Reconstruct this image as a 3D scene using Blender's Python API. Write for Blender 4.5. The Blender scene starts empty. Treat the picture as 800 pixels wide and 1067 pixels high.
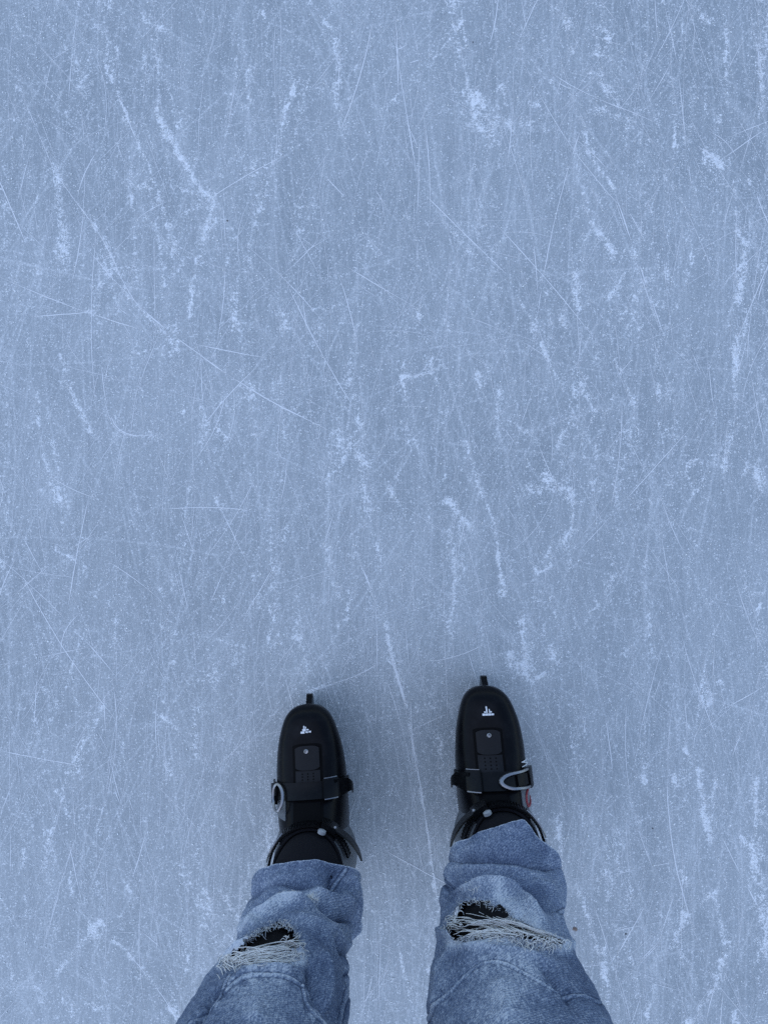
import bpy, math, random
import numpy as np
from mathutils import kdtree

random.seed(7)
rng = np.random.default_rng(7)
scene = bpy.context.scene
COL = scene.collection
PI = math.pi

# ------------------------------------------------------------------ camera
CAM_H = 1.23                      # eye of the phone above the ice, looking straight down
FPX = 801.7                       # focal length in photo pixels (26 mm equivalent)
W_PX, H_PX = 800.0, 1067.0

def at(px, py, z=0.0):
    """point of the place seen at photo pixel (px, py) when it lies at height z"""
    d = (CAM_H - z) / FPX
    return np.array([(px - W_PX / 2) * d, (H_PX / 2 - py) * d, z])

def proj(P):
    P = np.asarray(P, float)
    d = FPX / np.maximum(CAM_H - P[..., 2], 0.05)
    return W_PX / 2 + P[..., 0] * d, H_PX / 2 - P[..., 1] * d

cam = bpy.data.cameras.new('camera')
cam.sensor_fit = 'VERTICAL'
cam.sensor_height = 24.0
cam.lens = 24.0 * FPX / H_PX
cam.clip_start = 0.02
cam.clip_end = 2000
cam_ob = bpy.data.objects.new('camera', cam)
cam_ob.location = (0, 0, CAM_H)
COL.objects.link(cam_ob)
scene.camera = cam_ob

# ------------------------------------------------------------------ light
SUN_EL, SUN_AZ = math.radians(68), math.radians(235)      # az clockwise from +Y
world = bpy.data.worlds.new('World')
scene.world = world
world.use_nodes = True
wn = world.node_tree.nodes
sky = wn.new('ShaderNodeTexSky')
sky.sky_type = 'NISHITA'
sky.sun_disc = False
sky.sun_elevation = SUN_EL
sky.sun_rotation = SUN_AZ
sky.air_density = 1.0
sky.dust_density = 0.35
sky.ozone_density = 2.1
bg = wn['Background']
bg.inputs['Strength'].default_value = 0.15
world.node_tree.links.new(sky.outputs[0], bg.inputs[0])
sun = bpy.data.lights.new('sun', 'SUN')
sun.energy = 0.5
sun.angle = math.radians(110)
sun.color = (1.0, 0.985, 0.965)
sun_ob = bpy.data.objects.new('sun', sun)
COL.objects.link(sun_ob)
sd = np.array([math.sin(SUN_AZ) * math.cos(SUN_EL), math.cos(SUN_AZ) * math.cos(SUN_EL), math.sin(SUN_EL)])
from mathutils import Vector
sun_ob.rotation_euler = Vector(sd).to_track_quat('Z', 'Y').to_euler()
scene.view_settings.view_transform = 'Standard'
scene.view_settings.look = 'None'
scene.view_settings.gamma = 1.0
scene.view_settings.exposure = 0.90
scene.view_settings.use_curve_mapping = False
scene.cycles.use_denoising = False
scene.cycles.max_bounces = 6

# ------------------------------------------------------------------ node helpers
class NT:
    def __init__(self, name):
        self.m = bpy.data.materials.new(name)
        self.m.use_nodes = True
        self.t = self.m.node_tree
        self.b = self.t.nodes['Principled BSDF']
    def n(self, kind, **kw):
        nd = self.t.nodes.new('ShaderNode' + kind)
        for k, v in kw.items():
            setattr(nd, k, v)
        return nd
    def l(self, a, b):
        self.t.links.new(a, b)
    def val(self, sock, v):
        if isinstance(v, (int, float, tuple, list)):
            sock.default_value = v
        else:
            self.l(v, sock)
    def math(self, op, a, b=0.0, c=0.0, clamp=False):
        nd = self.n('Math', operation=op, use_clamp=clamp)
        for i, v in enumerate((a, b, c)):
            self.val(nd.inputs[i], v)
        return nd.outputs[0]
    def mix(self, f, a, b, blend='MIX'):
        nd = self.n('Mix', data_type='RGBA', blend_type=blend)
        self.val(nd.inputs[0], f)
        for i, v in ((6, a), (7, b)):
            if isinstance(v, (tuple, list)):
                v = tuple(v) + (1.0,) if len(v) == 3 else v
            self.val(nd.inputs[i], v)
        return nd.outputs[2]
    def step(self, x, lo, hi, a=0.0, b=1.0):
        nd = self.n('MapRange', interpolation_type='SMOOTHSTEP')
        self.val(nd.inputs[0], x)
        for i, v in zip((1, 2, 3, 4), (lo, hi, a, b)):
            self.val(nd.inputs[i], v)
        return nd.outputs[0]
    def coord(self, scale=(1, 1, 1), rotz=0.0, src=None):
        if src is None:
            src = self.n('TexCoord').outputs['Object']
        mp = self.n('Mapping')
        mp.inputs['Scale'].default_value = scale
        mp.inputs['Rotation'].default_value = (0, 0, rotz)
        self.l(src, mp.inputs['Vector'])
        return mp.outputs[0]
    def noise(self, vec, scale=5, detail=2, rough=0.5, dist=0.0):
        nd = self.n('TexNoise')
        self.l(vec, nd.inputs['Vector'])
        nd.inputs['Scale'].default_value = scale
        nd.inputs['Detail'].default_value = detail
        nd.inputs['Roughness'].default_value = rough
        nd.inputs['Distortion'].default_value = dist
        return nd.outputs['Fac']
    def bump(self, h, strength, dist):
        nd = self.n('Bump')
        nd.inputs['Strength'].default_value = strength
        nd.inputs['Distance'].default_value = dist
        self.l(h, nd.inputs['Height'])
        self.l(nd.outputs[0], self.b.inputs['Normal'])
    def attr(self, name):
        return self.n('Attribute', attribute_name=name).outputs['Fac']
    def base(self, c):
        self.val(self.b.inputs['Base Color'], tuple(c) + (1.0,) if isinstance(c, tuple) and len(c) == 3 else c)
    def set(self, **kw):
        for k, v in kw.items():
            self.val(self.b.inputs[k.replace('_', ' ')], v)
        return self

def plastic(name, col, rough, wear=0.5, spec=0.5):
    t = NT(name)
    v = t.coord()
    big = t.noise(v, 38, 4, 0.6)
    fine = t.noise(v, 420, 3, 0.6)
    streak = t.noise(t.coord((900, 40, 300), 0.5), 1, 3, 0.6)
    scuff = t.step(streak, 0.62, 0.78)
    dust = t.step(big, 0.45, 0.8)
    lighter = tuple(min(1, c * 2.6 + 0.01) for c in col)
    c = t.mix(t.math('MULTIPLY', dust, 0.55 * wear), col, lighter)
    c = t.mix(t.math('MULTIPLY', scuff, 0.45 * wear), c, tuple(min(1, c_ * 4 + 0.03) for c_ in col))
    t.base(c)
    t.set(Roughness=t.math('MULTIPLY_ADD', big, 0.3, rough - 0.12), Specular_IOR_Level=spec)
    t.bump(t.math('ADD', fine, t.math('MULTIPLY', scuff, -0.6)), 0.25, 0.0004)
    return t.m

def metal(name, col, rough):
    t = NT(name)
    v = t.coord()
    n = t.noise(v, 260, 3, 0.6)
    t.base(t.mix(n, tuple(c * 0.75 for c in col), col))
    t.set(Metallic=1.0, Roughness=t.math('MULTIPLY_ADD', n, 0.3, rough - 0.1))
    t.bump(n, 0.2, 0.0003)
    return t.m

MAT = {}
MAT['shell'] = plastic('black_shell_plastic', (0.0035, 0.0038, 0.005), 0.24, 0.6, 0.08)
MAT['panel'] = plastic('charcoal_plate_plastic', (0.0065, 0.0075, 0.0095), 0.32, 0.5, 0.15)
MAT['gap'] = plastic('dark_tongue_plastic', (0.0025, 0.0025, 0.003), 0.5, 0.15, 0.05)
MAT['strap'] = plastic('black_strap_plastic', (0.003, 0.0033, 0.004), 0.28, 0.5, 0.13)
MAT['cuff'] = plastic('grey_cuff_plastic', (0.085, 0.092, 0.1), 0.4, 0.5)
MAT['pale'] = plastic('pale_grey_plastic', (0.26, 0.27, 0.28), 0.4, 0.3)
MAT['white'] = plastic('white_print', (0.62, 0.63, 0.64), 0.5, 0.3)
MAT['red'] = plastic('red_print', (0.22, 0.02, 0.028), 0.5, 0.3)
MAT['steel'] = metal('worn_steel', (0.30, 0.30, 0.31), 0.34)
MAT['darksteel'] = metal('dark_steel', (0.24, 0.24, 0.25), 0.35)

def fabric(name, col, rough=0.9):
    t = NT(name)
    v = t.coord()
    n = t.noise(v, 700, 2, 0.6)
    t.base(t.mix(n, tuple(c * 0.6 for c in col), tuple(c * 1.5 for c in col)))
    t.set(Roughness=rough, Specular_IOR_Level=0.15)
    t.bump(n, 0.4, 0.0006)
    return t.m
MAT['liner'] = fabric('black_liner_fabric', (0.006, 0.006, 0.008))
MAT['tights'] = fabric('black_tights', (0.004, 0.004, 0.005))
MAT['thread'] = fabric('bare_cotton_thread', (0.6, 0.595, 0.57))
MAT['fringe'] = fabric('denim_fringe', (0.36, 0.39, 0.43))
MAT['seamthread'] = fabric('pale_seam_thread', (0.36, 0.38, 0.4))

# ice
def ice_material():
    t = NT('skated_ice')
    v = t.coord()
    vor = t.n('TexVoronoi', feature='F1')
    frost = t.attr('frost')
    big = t.noise(v, 2.2, 3, 0.55)
    mid = t.noise(v, 11, 4, 0.6, 0.4)
    vert = t.noise(t.coord((26, 3.0, 1)), 1, 4, 0.65)
    # milky body of the ice, cloudy and drawn out along the skating direction
    cloud = t.math('ADD', t.math('MULTIPLY', big, 0.45), t.math('ADD', t.math('MULTIPLY', mid, 0.2), t.math('MULTIPLY', vert, 0.35)))
    col = t.mix(t.step(cloud, 0.34, 0.66), ICE_LO, ICE_HI)
    # families of hair-fine skate cuts
    cuts = None
    warp = t.n('TexNoise'); warp.inputs['Scale'].default_value = 6; warp.inputs['Detail'].default_value = 3
    t.l(v, warp.inputs['Vector'])
    wv = t.n('VectorMath', operation='MULTIPLY_ADD')
    t.l(warp.outputs['Color'], wv.inputs[0]); wv.inputs[1].default_value = (0.05, 0.05, 0); t.l(v, wv.inputs[2])
    wv = wv.outputs[0]
    for i, (ang, sx, sy, lo, hi, amp) in enumerate(((0.05, 430, 16, 0.50, 0.72, 0.36), (-0.2, 500, 14, 0.52, 0.72, 0.36), (0.27, 380, 12, 0.53, 0.72, 0.36),
                                                    (-0.42, 420, 10, 0.54, 0.72, 0.34), (0.62, 430, 9, 0.56, 0.74, 0.34), (-0.95, 450, 9, 0.57, 0.74, 0.3))):
        s = t.step(t.noise(t.coord((sx, sy, 1), ang, wv), 1, 2, 0.6), lo, hi)
        patch = t.step(t.noise(t.coord((7, 4, 1), 0.6 * i + 0.3), 1 + 0.3 * i, 3, 0.6), 0.40, 0.62)
        s = t.math('MULTIPLY', t.math('MULTIPLY', s, amp), patch)
        cuts = s if cuts is None else t.math('ADD', cuts, s)
    col = t.mix(t.math('MINIMUM', cuts, 0.8), col, CUT_COL)
    # dark clear cuts
    dk = t.step(t.noise(t.coord((210, 6, 1), -0.05), 1.3, 3, 0.6), 0.6, 0.8)
    col = t.mix(t.math('MULTIPLY', dk, 0.4), col, ICE_DK)
    # ice dust and shaved crumbs: coverage follows the frost density
    dens = t.math('ADD', t.math('MULTIPLY', frost, 0.84),
                  t.math('MULTIPLY', t.step(t.noise(t.coord((14, 3, 1), 0.1), 1, 4, 0.7), 0.40, 0.66), 0.36))
    dens = t.math('ADD', dens, t.math('MULTIPLY', t.step(t.noise(t.coord((40, 16, 1), -0.15), 1, 3, 0.7), 0.48, 0.68), 0.28))
    dens = t.math('MINIMUM', dens, 1.15)
    g0 = t.noise(v, 95, 3, 0.6)
    g1 = t.noise(v, 270, 3, 0.7)
    g2 = t.noise(v, 640, 2, 0.7)
    g = t.math('ADD', t.math('MULTIPLY', g0, 0.24), t.math('ADD', t.math('MULTIPLY', g1, 0.42), t.math('MULTIPLY', g2, 0.34)))
    th = t.math('MULTIPLY_ADD', dens, -0.16, 0.603)
    snow = t.step(g, th, t.math('ADD', th, 0.03))
    snow = t.math('MULTIPLY', snow, t.math('MULTIPLY', t.step(t.noise(v, 150, 3, 0.7), 0.3, 0.55, 0.5, 1.0), t.math('MINIMUM', t.math('MULTIPLY_ADD', dens, 0.6, 0.65), 0.98)))
    milk = t.attr('milk')
    veil = t.math('MULTIPLY', t.math('ADD', t.math('MULTIPLY', frost, 0.2), milk), t.step(g, 0.38, 0.6, 0.1, 1.0))
    allsnow = t.math('MAXIMUM', snow, veil, clamp=True)
    col = t.mix(allsnow, col, SNOW_COL)
    # single specks of ice dust
    vor.inputs['Scale'].default_value = 190
    t.l(v, vor.inputs['Vector'])
    speck = t.math('MULTIPLY', t.step(vor.outputs['Distance'], 0.14, 0.28, 1, 0), t.step(t.noise(v, 120, 2, 0.6), 0.44, 0.56))
    vor2 = t.n('TexVoronoi', feature='F1')
    vor2.inputs['Scale'].default_value = 340
    t.l(v, vor2.inputs['Vector'])
    speck2 = t.math('MULTIPLY', t.step(vor2.outputs['Distance'], 0.2, 0.34, 1, 0), t.step(t.noise(v, 60, 3, 0.6), 0.42, 0.6))
    col = t.mix(t.math('MULTIPLY', t.math('MAXIMUM', speck, t.math('MULTIPLY', speck2, 0.8)), 0.75), col, SNOW_COL)
    # fine grain of the frosted surface
    soft = t.noise(v, 330, 4, 0.75)
    col = t.mix(t.math('MULTIPLY', t.step(soft, 0.36, 0.62, 1, 0), 0.35), col, ICE_DK)
    col = t.mix(t.math('MULTIPLY', t.step(soft, 0.52, 0.7), 0.35), col, CUT_COL)
    grain = t.noise(v, 900, 2, 0.7)
    col = t.mix(t.math('MULTIPLY', t.step(grain, 0.38, 0.66), 0.3), col, CUT_COL)
    t.base(col)
    t.set(Roughness=t.math('MULTIPLY_ADD', allsnow, 0.4, 0.38), Specular_IOR_Level=0.35)
    h = t.math('ADD', t.math('ADD', t.math('MULTIPLY', allsnow, 1.0), t.math('MULTIPLY', cuts, 0.4)), t.math('MULTIPLY', grain, 0.25))
    t.bump(h, 0.5, 0.0008)
    return t.m
ICE_LO, ICE_HI, ICE_DK = (0.212, 0.245, 0.262), (0.330, 0.362, 0.376), (0.140, 0.162, 0.178)
CUT_COL, SNOW_COL = (0.51, 0.54, 0.55), (0.79, 0.815, 0.825)
MAT['ice'] = ice_material()

def snow_material(name, col):
    t = NT(name)
    n = t.noise(t.coord(), 500, 2, 0.6)
    t.base(t.mix(n, tuple(c * 0.88 for c in col), col))
    t.set(Roughness=0.8, Specular_IOR_Level=0.2)
    return t.m
MAT['crumb'] = snow_material('shaved_snow', (0.76, 0.785, 0.805))
MAT['scratch'] = snow_material('powder_in_cut', (0.66, 0.685, 0.70))

def denim_material():
    t = NT('washed_denim')
    v = t.coord()
    cl = t.n('Attribute', attribute_name='cloth').outputs['Vector']
    fade = t.attr('fade')
    m1 = t.noise(v, 430, 3, 0.75)
    m2 = t.noise(t.coord((1, 1, 0.35)), 620, 2, 0.7)
    m3 = t.noise(v, 60, 4, 0.65)
    m4 = t.noise(v, 14, 3, 0.55)
    slub = t.noise(t.coord((900, 70, 1), 0, cl), 1, 2, 0.6)
    weave = t.n('TexWave', wave_type='BANDS', bands_direction='DIAGONAL')
    weave.inputs['Scale'].default_value = 170
    weave.inputs['Distortion'].default_value = 2.0
    weave.inputs['Detail'].default_value = 2
    t.l(cl, weave.inputs['Vector'])
    f = t.math('ADD', t.math('MULTIPLY', m1, 1.0), t.math('MULTIPLY', m2, 0.75))
    f = t.math('ADD', f, t.math('MULTIPLY', slub, 0.45))
    f = t.math('ADD', f, t.math('MULTIPLY', m3, 0.28))
    f = t.math('ADD', f, t.math('MULTIPLY', m4, 0.2))
    f = t.math('ADD', f, t.math('MULTIPLY', weave.outputs['Fac'], 0.12))
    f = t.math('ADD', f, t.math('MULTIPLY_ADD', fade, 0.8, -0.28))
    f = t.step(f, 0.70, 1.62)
    r = t.n('ValToRGB')
    e = r.color_ramp.elements
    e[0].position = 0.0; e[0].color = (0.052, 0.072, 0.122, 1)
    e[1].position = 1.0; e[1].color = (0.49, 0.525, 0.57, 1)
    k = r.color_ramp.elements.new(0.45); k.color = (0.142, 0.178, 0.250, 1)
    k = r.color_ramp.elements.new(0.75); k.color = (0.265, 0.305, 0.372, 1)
    t.l(f, r.inputs[0])
    t.base(r.outputs[0])
    t.set(Roughness=0.9, Specular_IOR_Level=0.12)
    h = t.math('ADD', t.math('MULTIPLY', weave.outputs['Fac'], 0.5), t.math('ADD', m1, t.math('MULTIPLY', m3, 1.2)))
    t.bump(h, 0.45, 0.0012)
    return t.m
MAT['denim'] = denim_material()

# ------------------------------------------------------------------ mesh helpers
class MB:
    """collects quads and tris; build() links them as ONE mesh object"""
    def __init__(self):
        self.v, self.f, self.mi = [], [], []
        self.n = 0
    def add(self, verts, faces, mi=0):
        verts = np.asarray(verts, float).reshape(-1, 3)
        self.v.append(verts)
        self.f += [tuple(i + self.n for i in f) for f in faces]
        self.mi += [mi] * len(faces)
        self.n += len(verts)
    def grid(self, P, cu=False, cv=False, mi=0, flip=False):
        P = np.asarray(P, float)
        a, b = P.shape[:2]
        F = []
        for i in range(a if cu else a - 1):
            for j in range(b if cv else b - 1):
                i2, j2 = (i + 1) % a, (j + 1) % b
                q = (i * b + j, i2 * b + j, i2 * b + j2, i * b + j2)
                F.append(q[::-1] if flip else q)
        self.add(P.reshape(-1, 3), F, mi)
    def fan(self, ring, centre, mi=0, flip=False):
        n = len(ring)
        F = [(i, (i + 1) % n, n) for i in range(n)]
        if flip:
            F = [f[::-1] for f in F]
        self.add(np.vstack([ring, [centre]]), F, mi)
    def tube(self, pts, rad, sides=8, mi=0, flat=1.0, up=None):
        pts = np.asarray(pts, float)
        n = len(pts)
        rad = np.broadcast_to(np.asarray(rad, float), (n,))
        T = np.gradient(pts, axis=0)
        T /= np.linalg.norm(T, axis=1)[:, None] + 1e-12
        u = np.array(up if up is not None else (0.13, 0.31, 1.0), float)
        rings = []
        for i in range(n):
            a = np.cross(T[i], u)
            if np.linalg.norm(a) < 1e-4:
                a = np.cross(T[i], (1, 0.2, 0))
            a /= np.linalg.norm(a)
            b = np.cross(a, T[i])
            th = np.linspace(0, 2 * PI, sides, endpoint=False)
            rings.append(pts[i] + rad[i] * (np.cos(th)[:, None] * a + flat * np.sin(th)[:, None] * b))
        self.grid(np.array(rings), cv=True, mi=mi)
        self.fan(rings[0], pts[0], mi, True)
        self.fan(rings[-1], pts[-1], mi)
    def slab(self, top, normals, thick, mi=0):
        """a thickened sheet: grid of top points with normals"""
        top = np.asarray(top, float)
        bot = top - np.asarray(normals) * thick
        P = np.concatenate([top[:, :1] * 0 + top[:, :1], top], 1)
        self.grid(top, mi=mi)
        self.grid(bot, mi=mi, flip=True)
        for a, b in ((top[0], bot[0]), (bot[-1], top[-1]), (bot[:, 0], top[:, 0]), (top[:, -1], bot[:, -1])):
            self.grid(np.stack([a, b]), mi=mi)
    def build(self, name, mats, parent=None, smooth=True, fix=True):
        me = bpy.data.meshes.new(name)
        me.from_pydata(np.vstack(self.v).tolist(), [], self.f)
        mats = mats if isinstance(mats, (list, tuple)) else [mats]
        for m in mats:
            me.materials.append(MAT[m])
        if len(mats) > 1:
            me.polygons.foreach_set('material_index', self.mi)
        if fix:
            import bmesh
            bm = bmesh.new(); bm.from_mesh(me)
            bmesh.ops.remove_doubles(bm, verts=bm.verts, dist=2e-6)
            bmesh.ops.recalc_face_normals(bm, faces=bm.faces)
            bm.to_mesh(me); bm.free()
        if smooth:
            me.polygons.foreach_set('use_smooth', [True] * len(me.polygons))
            try:
                me.set_sharp_from_angle(angle=math.radians(38))
            except Exception:
                pass
        o = bpy.data.objects.new(name, me)
        COL.objects.link(o)
        if parent:
            o.parent = parent
        return o

def tag(o, label=None, cat=None, group=None, kind=None):
    for k, v in (('label', label), ('category', cat), ('group', group), ('kind', kind)):
        if v:
            o[k] = v
    return o

def empty(name, loc=(0, 0, 0), rz=0.0):
    o = bpy.data.objects.new(name, None)
    o.empty_display_size = 0.05
    o.location = loc
    o.rotation_euler = (0, 0, rz)
    COL.objects.link(o)
    return o

def pchip(x, y):
    x, y = np.asarray(x, float), np.asarray(y, float)
    h = np.diff(x); d = np.diff(y) / h
    m = np.zeros_like(y)
    for i in range(1, len(x) - 1):
        if d[i - 1] * d[i] > 0:
            w1, w2 = 2 * h[i] + h[i - 1], h[i] + 2 * h[i - 1]
            m[i] = (w1 + w2) / (w1 / d[i - 1] + w2 / d[i])
    m[0], m[-1] = d[0], d[-1]
    def f(q):
        q = np.clip(np.asarray(q, float), x[0], x[-1])
        k = np.clip(np.searchsorted(x, q) - 1, 0, len(x) - 2)
        t = (q - x[k]) / h[k]
        return ((2 * t**3 - 3 * t**2 + 1) * y[k] + (t**3 - 2 * t**2 + t) * h[k] * m[k]
                + (-2 * t**3 + 3 * t**2) * y[k + 1] + (t**3 - t**2) * h[k] * m[k + 1])
    return f

def vnoise(P, seed=0):
    """smooth value noise in 3D, roughly -1..1"""
    P = np.asarray(P, float)
    i = np.floor(P).astype(np.int64)
    f = P - i
    f = f * f * (3 - 2 * f)
    def h(a):
        n = (a[..., 0] * 73856093) ^ (a[..., 1] * 19349663) ^ (a[..., 2] * 83492791) ^ (seed * 2654435761)
        n = (n ^ (n >> 13)) * 1274126177 & 0xffffffff
        n = (n ^ (n >> 15)) * 668265263 & 0xffffffff
        return (n ^ (n >> 14)) % 100003 / 50001.5 - 1
    r = 0
    for dx in (0, 1):
        for dy in (0, 1):
            for dz in (0, 1):
                w = (f[..., 0] if dx else 1 - f[..., 0]) * (f[..., 1] if dy else 1 - f[..., 1]) * (f[..., 2] if dz else 1 - f[..., 2])
                r = r + w * h(i + np.array([dx, dy, dz]))
    return r

def polydist(x, y, pts):
    """distance to a polyline, and signed side / parameter along it"""
    best = np.full(np.shape(x), 1e9)
    par = np.zeros(np.shape(x))
    pts = np.asarray(pts, float)
    L = 0.0
    for a, b in zip(pts[:-1], pts[1:]):
        d = b - a
        l2 = d @ d + 1e-9
        t = np.clip(((x - a[0]) * d[0] + (y - a[1]) * d[1]) / l2, 0, 1)
        q = np.hypot(x - a[0] - t * d[0], y - a[1] - t * d[1])
        m = q < best
        best = np.where(m, q, best)
        par = np.where(m, L + t * math.sqrt(l2), par)
        L += math.sqrt(l2)
    return best, par, L

def inside(x, y, poly):
    poly = np.asarray(poly, float)
    r = np.zeros(np.shape(x), bool)
    j = len(poly) - 1
    for i in range(len(poly)):
        xi, yi, xj, yj = *poly[i], *poly[j]
        c = ((yi > y) != (yj > y)) & (x < (xj - xi) * (y - yi) / (yj - yi + 1e-12) + xi)
        r ^= c
        j = i
    return r

def resample(pts, step):
    pts = np.asarray(pts, float)
    if len(pts) > 2:                       # round the corners once or twice
        for _ in range(2):
            q = [pts[0]]
            for a, b in zip(pts[:-1], pts[1:]):
                q += [a * 0.75 + b * 0.25, a * 0.25 + b * 0.75]
            q.append(pts[-1])
            pts = np.array(q)
    d = np.r_[0, np.cumsum(np.linalg.norm(np.diff(pts, axis=0), axis=1))]
    n = max(2, int(d[-1] / step) + 1)
    s = np.linspace(0, d[-1], n)
    return np.stack([np.interp(s, d, pts[:, k]) for k in range(pts.shape[1])], 1)

# ================================================================== ICE
# trails and patches of shaved snow as they lie in the photo: points, half width, density
FROST = [
 ([(165,60),(166,125),(172,140)],4,.5),([(168,125),(180,150),(205,190),(222,212)],5,1.0),([(172,135),(182,152)],6,.8),([(250,45),(240,110),(230,180),(222,215)],3,.35),
 ([(222,215),(205,275),(198,330)],4,.65),([(145,150),(160,190),(185,260)],5,.35),([(108,62),(145,150)],3,.5),
 ([(20,90),(60,180),(110,250),(135,310),(175,350)],3,.35),([(60,170),(66,260)],12,.5),([(66,240),(68,270)],12,.6),
 ([(320,0),(345,30),(355,70),(350,100),(360,140)],7,.6),([(390,40),(375,60),(360,130)],4,.5),([(274,12),(276,20)],4,.8),([(270,95),(272,97)],4,.6),
 ([(120,180),(150,195)],8,.5),([(100,230),(105,300)],8,.4),([(90,325),(98,325)],4,.8),([(265,170),(270,220)],6,.4),([(385,250),(395,270)],5,.5),
 ([(500,105),(508,130)],17,.95),([(482,96),(500,104)],6,.6),([(490,130),(515,145)],10,.6),([(530,125),(570,135)],8,.55),([(550,108),(560,110)],5,.5),
 ([(582,5),(600,60),(640,100)],9,.45),([(588,20),(592,26)],9,.6),([(632,35),(634,40)],7,.75),([(600,100),(615,160)],5,.5),([(612,160),(640,196)],4,.75),
 ([(620,112),(660,126)],4,.55),([(610,180),(625,210)],6,.55),([(617,232),(638,262)],6,.85),([(755,0),(758,110)],5,.6),([(788,40),(795,110)],8,.6),
 ([(728,18),(742,22)],7,.75),([(742,165),(752,172)],9,.8),([(765,190),(770,250)],3,.5),([(776,250),(770,315)],6,.8),([(455,220),(495,270)],4,.55),
 ([(600,280),(602,325)],7,.55),([(585,335),(587,340)],6,.7),([(460,300),(470,350)],9,.55),([(540,310),(560,345)],4,.5),([(650,150),(655,130)],5,.5),
 ([(70,398),(95,450)],5,.85),([(64,370),(70,395)],4,.5),([(40,410),(43,460),(50,490)],4,.65),([(50,490),(62,522)],7,.7),([(46,510),(50,520)],6,.6),([(54,550),(60,575),(78,582)],3,.6),
 ([(155,452),(172,460)],6,.6),([(140,350),(146,450)],20,.4),([(205,415),(218,440),(205,480)],4,.5),([(265,400),(265,460)],9,.6),
 ([(330,440),(385,482)],9,.55),([(374,478),(380,484)],6,.8),([(378,505),(379,530)],6,.55),([(340,570),(355,625)],7,.5),([(140,510),(146,536)],4,.6),
 ([(310,645),(320,700)],5,.6),([(345,605),(355,625)],3,.6),([(415,393),(440,390)],3,.9),([(565,360),(580,395)],3,.7),([(640,375),(662,425)],4,.6),
 ([(766,350),(765,420),(755,490)],6,.85),([(790,495),(794,510)],12,.75),([(570,498),(598,520)],14,.85),([(550,508),(562,514)],9,.6),([(620,500),(615,530)],4,.5),
 ([(485,460),(500,510),(515,545),(520,590),(525,620)],4,.6),([(518,575),(522,620)],4,.7),([(408,510),(416,530)],6,.75),([(450,510),(465,495)],3,.6),
 ([(465,520),(490,552)],7,.75),([(560,597),(574,590)],4,1.0),([(570,580),(600,552)],5,.55),([(545,645),(548,705)],6,.7),([(497,640),(505,660)],8,.5),
 ([(470,550),(475,600),(470,640)],4,.5),([(605,400),(620,430)],6,.6),([(685,400),(690,460)],7,.45),([(715,590),(720,620)],3,.7),([(573,675),(580,690)],7,.7),
 ([(600,655),(622,630)],5,.65),([(640,600),(632,610)],6,.7),([(520,405),(516,470)],7,.55),([(535,440),(560,460)],6,.4),([(575,430),(590,500)],10,.4),([(675,640),(682,690)],7,.5),
 ([(110,735),(85,780),(72,800),(65,830)],4,.75),([(65,830),(50,885)],3,.6),([(80,800),(86,810)],5,.6),([(174,798),(178,806)],6,.9),([(168,745),(190,765)],2,.6),([(206,738),(210,746)],4,.8),
 ([(205,730),(205,795)],5,.45),([(205,890),(215,950)],9,.6),([(75,908),(75,932)],5,.6),([(28,935),(28,990)],2,.55),([(25,885),(24,905)],3,.5),([(128,915),(142,938)],4,.55),
 ([(124,955),(127,965)],6,.7),([(105,960),(60,1015)],7,.6),([(70,1042),(75,1056)],10,.9),([(120,980),(150,1010),(185,1060)],5,.6),([(92,968),(98,975)],7,.6),([(38,1030),(44,1040)],7,.6),
 ([(90,1045),(105,1052)],8,.6),([(15,930),(12,960)],4,.4),([(190,960),(195,1000)],8,.45),([(55,880),(60,900)],7,.5),
 ([(560,707),(568,703)],4,1.1),([(545,690),(560,730),(570,752)],8,.6),([(610,742),(608,762)],3,.55),([(752,712),(753,718)],4,1.0),([(730,728),(740,733)],7,.7),
 ([(713,780),(716,785)],4,1.1),([(702,808),(703,815)],3,1.1),([(670,808),(672,815)],3,1.1),([(728,800),(735,860)],7,.75),([(745,808),(740,850)],4,.8),([(736,855),(738,875)],6,.8),
 ([(788,815),(785,870)],5,.65),([(583,850),(585,900)],5,.55),([(600,920),(620,980),(630,1020)],5,.65),([(630,990),(634,1045)],5,.55),([(745,930),(700,960)],5,.5),([(745,930),(755,985)],5,.5),
 ([(755,995),(745,1030)],7,.75),([(742,1030),(718,1067)],6,.7),([(681,1025),(674,1062)],4,.8),([(765,1055),(766,1066)],7,.8),([(655,935),(665,942)],8,.6),([(782,878),(785,900)],7,.7),
 ([(765,858),(776,880)],5,.65),([(710,910),(718,920)],7,.5),([(715,955),(700,985)],7,.55),([(710,995),(713,1000)],5,.7),([(530,680),(540,700)],7,.5),
 ([(400,650),(410,690),(425,740),(433,790),(443,850),(450,900),(457,950)],2.4,.75),([(320,720),(370,705),(395,690)],2.2,.5),([(400,900),(415,950)],10,.3),
]
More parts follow.
